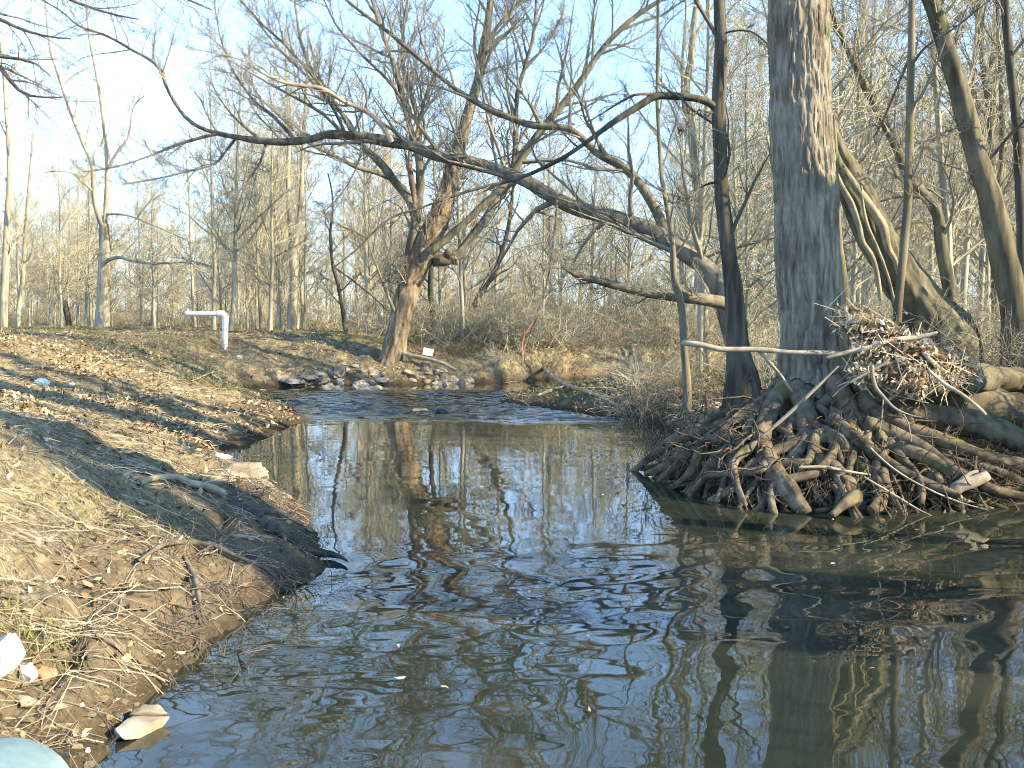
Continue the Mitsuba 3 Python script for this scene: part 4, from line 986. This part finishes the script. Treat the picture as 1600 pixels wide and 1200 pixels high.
# ------------------------------------------------------------------ litter: leaves, grass, twigs
def scatter(n, xr, yr, g, dist_pow=1.0, keep=None, above=.04):
    """Points on dry ground, thinning with distance."""
    lo, hi = yr
    m = n * 5
    y = lo * (hi / lo) ** (g.random(m) ** dist_pow)
    x = g.uniform(*xr, m) * y if isinstance(xr[0], float) else g.uniform(*xr, m)
    z = ground_z(x, y)
    ok = z > above
    if keep is not None:
        ok &= keep(x, y, z, g)
    p = np.stack([x, y, z], 1)[ok][:n]
    return p


def flakes(p, size, g, tilt=.45, curl=.35):
    """Leaves: six points and four triangles each, folded along the midrib."""
    n = len(p)
    t = np.array([(-1, 0, 0), (-.3, .48, 1), (.45, .42, 1), (1, 0, 0), (.45, -.42, 1), (-.3, -.48, 1)])
    s = size * g.uniform(.55, 1.3, n)
    c = g.uniform(-curl, curl, n)
    v = np.repeat(t[None], n, 0).copy()
    v[..., 2] *= c[:, None] * .8
    v[:, 0, 2] += g.uniform(-.3, .5, n); v[:, 3, 2] += g.uniform(-.3, .5, n)
    v *= s[:, None, None] * .5
    R = trimesh.transformations
    a, b, cc = g.uniform(0, 6.28, n), g.normal(0, tilt, n), g.normal(0, tilt, n)
    ca, sa, cb, sb, c2, s2 = np.cos(a), np.sin(a), np.cos(b), np.sin(b), np.cos(cc), np.sin(cc)
    x, y, z = v[..., 0], v[..., 1], v[..., 2]
    y, z = y * cb[:, None] - z * sb[:, None], y * sb[:, None] + z * cb[:, None]
    x, z = x * c2[:, None] + z * s2[:, None], -x * s2[:, None] + z * c2[:, None]
    x, y = x * ca[:, None] - y * sa[:, None], x * sa[:, None] + y * ca[:, None]
    v = np.stack([x, y, z], -1) + p[:, None] + np.array([0, 0, 1]) * (s * .2)[:, None, None]
    f = np.array([(0, 2, 1), (0, 3, 2), (0, 5, 4), (0, 4, 3)])
    return v.reshape(-1, 3), (f[None] + 6 * np.arange(n)[:, None, None]).reshape(-1, 3)


def tones(n, pal, g, k, jitter=.15):
    c = np.array(pal)[g.integers(0, len(pal), n)] * g.uniform(1 - jitter, 1 + jitter, (n, 1))
    return np.repeat(np.clip(c, 0, 1), k, 0)


def stuff(name, label, mesh, col):
    scene[name] = mikit.ply(mesh, 'tinted', False, color=col)
    labels[name] = {'label': label, 'kind': 'stuff', 'category': name.replace('_', ' ')}


LEAF = [(.38, .30, .185), (.30, .22, .125), (.46, .39, .26), (.24, .155, .085), (.54, .47, .33), (.33, .24, .14), (.20, .13, .075)]
g = np.random.default_rng(61)


def leafy(x, y, z, g):
    k = meshkit.fbm(np.c_[x * .7, y * .7, x * 0], 3, 8)
    near = (y < 12) & (x < 0)
    return (g.random(len(x)) < np.where(near, .10, .95) * np.clip((k - .3) * 4, .15, 1)) & ((y < 40) | (g.random(len(x)) < .5))


p = scatter(52000, (-.62, .62), (4.0, 70.0), g, .8, leafy)
v, f = flakes(p, (.045 + .0032 * p[:, 1]).clip(0, .085), g, .5, .55)
stuff('fallen_leaves', 'brown and tan fallen leaves scattered over the banks', (v, f), tones(len(p), LEAF, g, 6))


def blades(p, L, wd, g, flat=.25, along=None, bend=.5, K=4):
    """Grass blades or stems as narrow ribbons, lying or standing."""
    n = len(p)
    a = g.uniform(0, 6.28, n) if along is None else along + g.normal(0, .5, n)
    e = np.abs(g.normal(flat, .22, n))
    d = np.stack([np.cos(a) * np.cos(e), np.sin(a) * np.cos(e), np.sin(e)], 1)
    l = L * g.uniform(.4, 1.3, n)
    side = np.cross(d, [0, 0, 1.0]); side = unit(side)
    out = np.empty((n, K, 2, 3))
    q = p.copy()
    yaw = g.normal(0, .25, n)
    for k in range(K):
        w = wd * (1 - .8 * k / (K - 1))
        out[:, k, 0], out[:, k, 1] = q - side * w / 2, q + side * w / 2
        d = unit(d + np.c_[-np.sin(a) * yaw, np.cos(a) * yaw, -bend * .35 * np.ones(n) * np.clip(d[:, 2] + .1, 0, 1)])
        q = q + d * (l / (K - 1))[:, None]
        zz = ground_z(q[:, 0], q[:, 1]) + .006
        q[:, 2] = np.maximum(q[:, 2], zz)
    i = np.arange(K - 1)
    f = np.vstack([np.stack([2 * i, 2 * i + 1, 2 * i + 3], 1), np.stack([2 * i, 2 * i + 3, 2 * i + 2], 1)])
    return out.reshape(-1, 3), (f[None] + 2 * K * np.arange(n)[:, None, None]).reshape(-1, 3), 2 * K


STRAW = [(.42, .37, .25), (.35, .30, .195), (.52, .47, .34), (.28, .235, .15), (.38, .33, .21), (.22, .19, .13)]


def strawy(x, y, z, g):
    k = meshkit.fbm(np.c_[x * .9, y * .9, x * 0 + 5], 3, 9)
    return (x < 0) & (g.random(len(x)) < np.clip((k - .46) * 9, .02, 1)) & (z > .16 + .3 * (y < 9) * np.clip(k * 1.6 - .2, 0, 1))


p = scatter(12000, (-.6, .0), (3.4, 24.0), g, .75, strawy)
v, f, kk = blades(p + [0, 0, .01], .34, .0024, g, .12, along=2.6)
stuff('dry_grass', 'pale dry grass stems lying combed over the left bank', (v, f), tones(len(p), STRAW, g, kk))
p = scatter(14000, (-.5, .3), (20.0, 42.0), g, 1.0, lambda x, y, z, g: (meshkit.fbm(np.c_[x * .35 + 4, y * .35, x * 0 + 1], 3, 0) > .5) | ((x > -1) & (y < 28)))
v, f, kk = blades(p, .16, .012, g, .9)
stuff('green_grass', 'short green grass on the low bar and the far bank', (v, f), tones(len(p), [(.13, .17, .05), (.20, .22, .08), (.30, .28, .13), (.10, .13, .04)], g, kk))


def tufty(x, y, z, g):
    c = [on(px, py) for px, py in ((150, 790), (110, 800), (185, 745), (210, 810), (10, 985), (25, 990), (250, 790), (200, 590))]
    d = np.min([np.hypot(x - a[0], y - a[1]) for a in c], 0)
    return (d < .38) & (g.random(len(x)) < np.clip(1.2 - d / .38, 0, 1))


p = scatter(5200, (-.6, -.2), (3.6, 17.0), g, 1.2, tufty)
v, f, kk = blades(p, .10, .006, g, .8)
stuff('grass_tufts', 'small green grass tufts on the near left bank', (v, f), tones(len(p), [(.14, .18, .05), (.22, .24, .09), (.34, .32, .15)], g, kk))
p = scatter(6500, (-.62, .62), (3.6, 34.0), g, 1.0, lambda x, y, z, g: g.random(len(x)) < .7)
n = len(p)
a = g.uniform(0, 6.28, n)
L = g.uniform(.12, .55, n)
P = np.stack([p + np.c_[np.cos(a) * L * t, np.sin(a) * L * t, 0 * L] + g.normal(0, .012, (n, 3)) for t in np.linspace(-.5, .5, 4)], 1)
P[..., 2] = ground_z(P[..., 0], P[..., 1]) + .012 + np.abs(g.normal(0, .02, (n, 4)))
v, f = tubes(P, np.linspace(1, .5, 4)[None] * (.0007 + .00028 * p[:, 1:2].clip(0, 14)) * g.uniform(.6, 1.5, (n, 1)), 3)
stuff('twig_litter', 'small twigs and sticks littered over the ground', (v, f), tones(n, [(.30, .26, .20), (.22, .18, .13), (.42, .37, .28), (.14, .11, .08)], g, 12))

g = np.random.default_rng(66)
n = 70
y = 4.5 * (20 / 4.5) ** g.random(n); x = g.uniform(-.3, .5, n) * y
ok = ground_z(x, y) < -.1
p = np.c_[x, y, wave_height(x, y) + .004][ok]
v, f = flakes(p, .05, g, .06, .3)
stuff('floating_leaves', 'small dead leaves drifting on the water', (v, f), tones(len(p), LEAF, g, 6))

# clods of earth broken from the left bank
g = np.random.default_rng(67)
p = scatter(2600, (-.6, -.12), (3.6, 12.0), g, 1.0, lambda x, y, z, g: (z < .75) & (g.random(len(x)) < np.clip(1.1 - z * 1.3, .1, 1)), above=-.03)
m = []
for k in range(6):
    gk = np.random.default_rng(900 + k)
    m.append(trimesh.convex.convex_hull(unit(gk.normal(size=(12, 3))) * gk.uniform(.7, 1.1, (12, 1)) * [1, .8, .6]))
cl, cc = [], []
for k, q_ in enumerate(p):
    h_ = m[k % 6]
    sz = .006 + .03 * g.random() ** 3
    cl.append((np.array(h_.vertices) * sz + q_, np.array(h_.faces)))
    cc.append(np.tile(np.array([(.15, .125, .085), (.19, .16, .11), (.11, .09, .06)][k % 3]) * g.uniform(.8, 1.2), (len(h_.vertices), 1)))
stuff('earth_clods', 'small clods of earth broken from the near left bank', join(cl), np.vstack(cc))

# the heap of leaves caught against the big tree
g = np.random.default_rng(65)
m = trimesh.creation.icosphere(3)
lumps = []
for px, py, d, r in ((1345, 512, 10.85, .17), (1378, 520, 10.8, .22), (1408, 545, 10.65, .24), (1445, 560, 10.65, .22), (1478, 572, 10.7, .15), (1400, 578, 10.45, .2), (1440, 592, 10.45, .16), (1368, 556, 10.6, .17), (1505, 584, 10.6, .10), (1332, 495, 10.95, .11), (1422, 604, 10.35, .12), (1358, 588, 10.4, .11), (1475, 598, 10.45, .11)):
    v = np.array(m.vertices)
    v = v * (1 + 1.1 * (meshkit.fbm(v * 2.6 + px, 4)[:, None] - .5)) * [1.15, .85, .5] * r * .92 + at(px, py, d)
    lumps.append((v, np.array(m.faces)))
core, core_f = join(lumps)
pick = g.integers(0, len(core), 6500)
lp = core[pick] + g.normal(0, .035, (6500, 3))
far_ = g.random(6500) < .42
lp[far_] += g.normal(0, .22, (far_.sum(), 3)) * [1.6, .7, .2]
lp[far_, 2] = ground_z(lp[far_, 0], lp[far_, 1]) + g.uniform(.01, .1, far_.sum())
lp[far_, 2] = np.where(lp[far_, 2] < .25, lp[far_, 2] - .4, lp[far_, 2])
lv, lf = flakes(lp, .062, g, 1.0, .95)
mesh = join([(core, core_f), (lv, lf)])
stuff('leaf_pile', 'heap of sunlit dead leaves caught against the right side of the big tree', mesh, np.vstack([np.tile([.13, .098, .065], (len(core), 1)), tones(6500, [(.62, .54, .40), (.70, .63, .50), (.50, .40, .26), (.38, .28, .17), (.58, .48, .33), (.28, .19, .11)], g, 6)]))
n = 300
b = core[g.integers(0, len(core), n)]
P = np.stack([b + unit(g.normal(size=(n, 3)) * [1, .5, .6]) * g.uniform(.08, .32, (n, 1)) * t for t in (-1, 0, 1)], 1)
P[:, 1] = (P[:, 0] + P[:, 2]) / 2
v, f = tubes(P, np.full((n, 3), .004), 3)
stuff('pile_twigs', 'broken twigs poking out of the leaf heap', (v, f), tones(n, [(.5, .43, .3), (.3, .24, .16)], g, 9))
labels['ground'].pop('category', None)
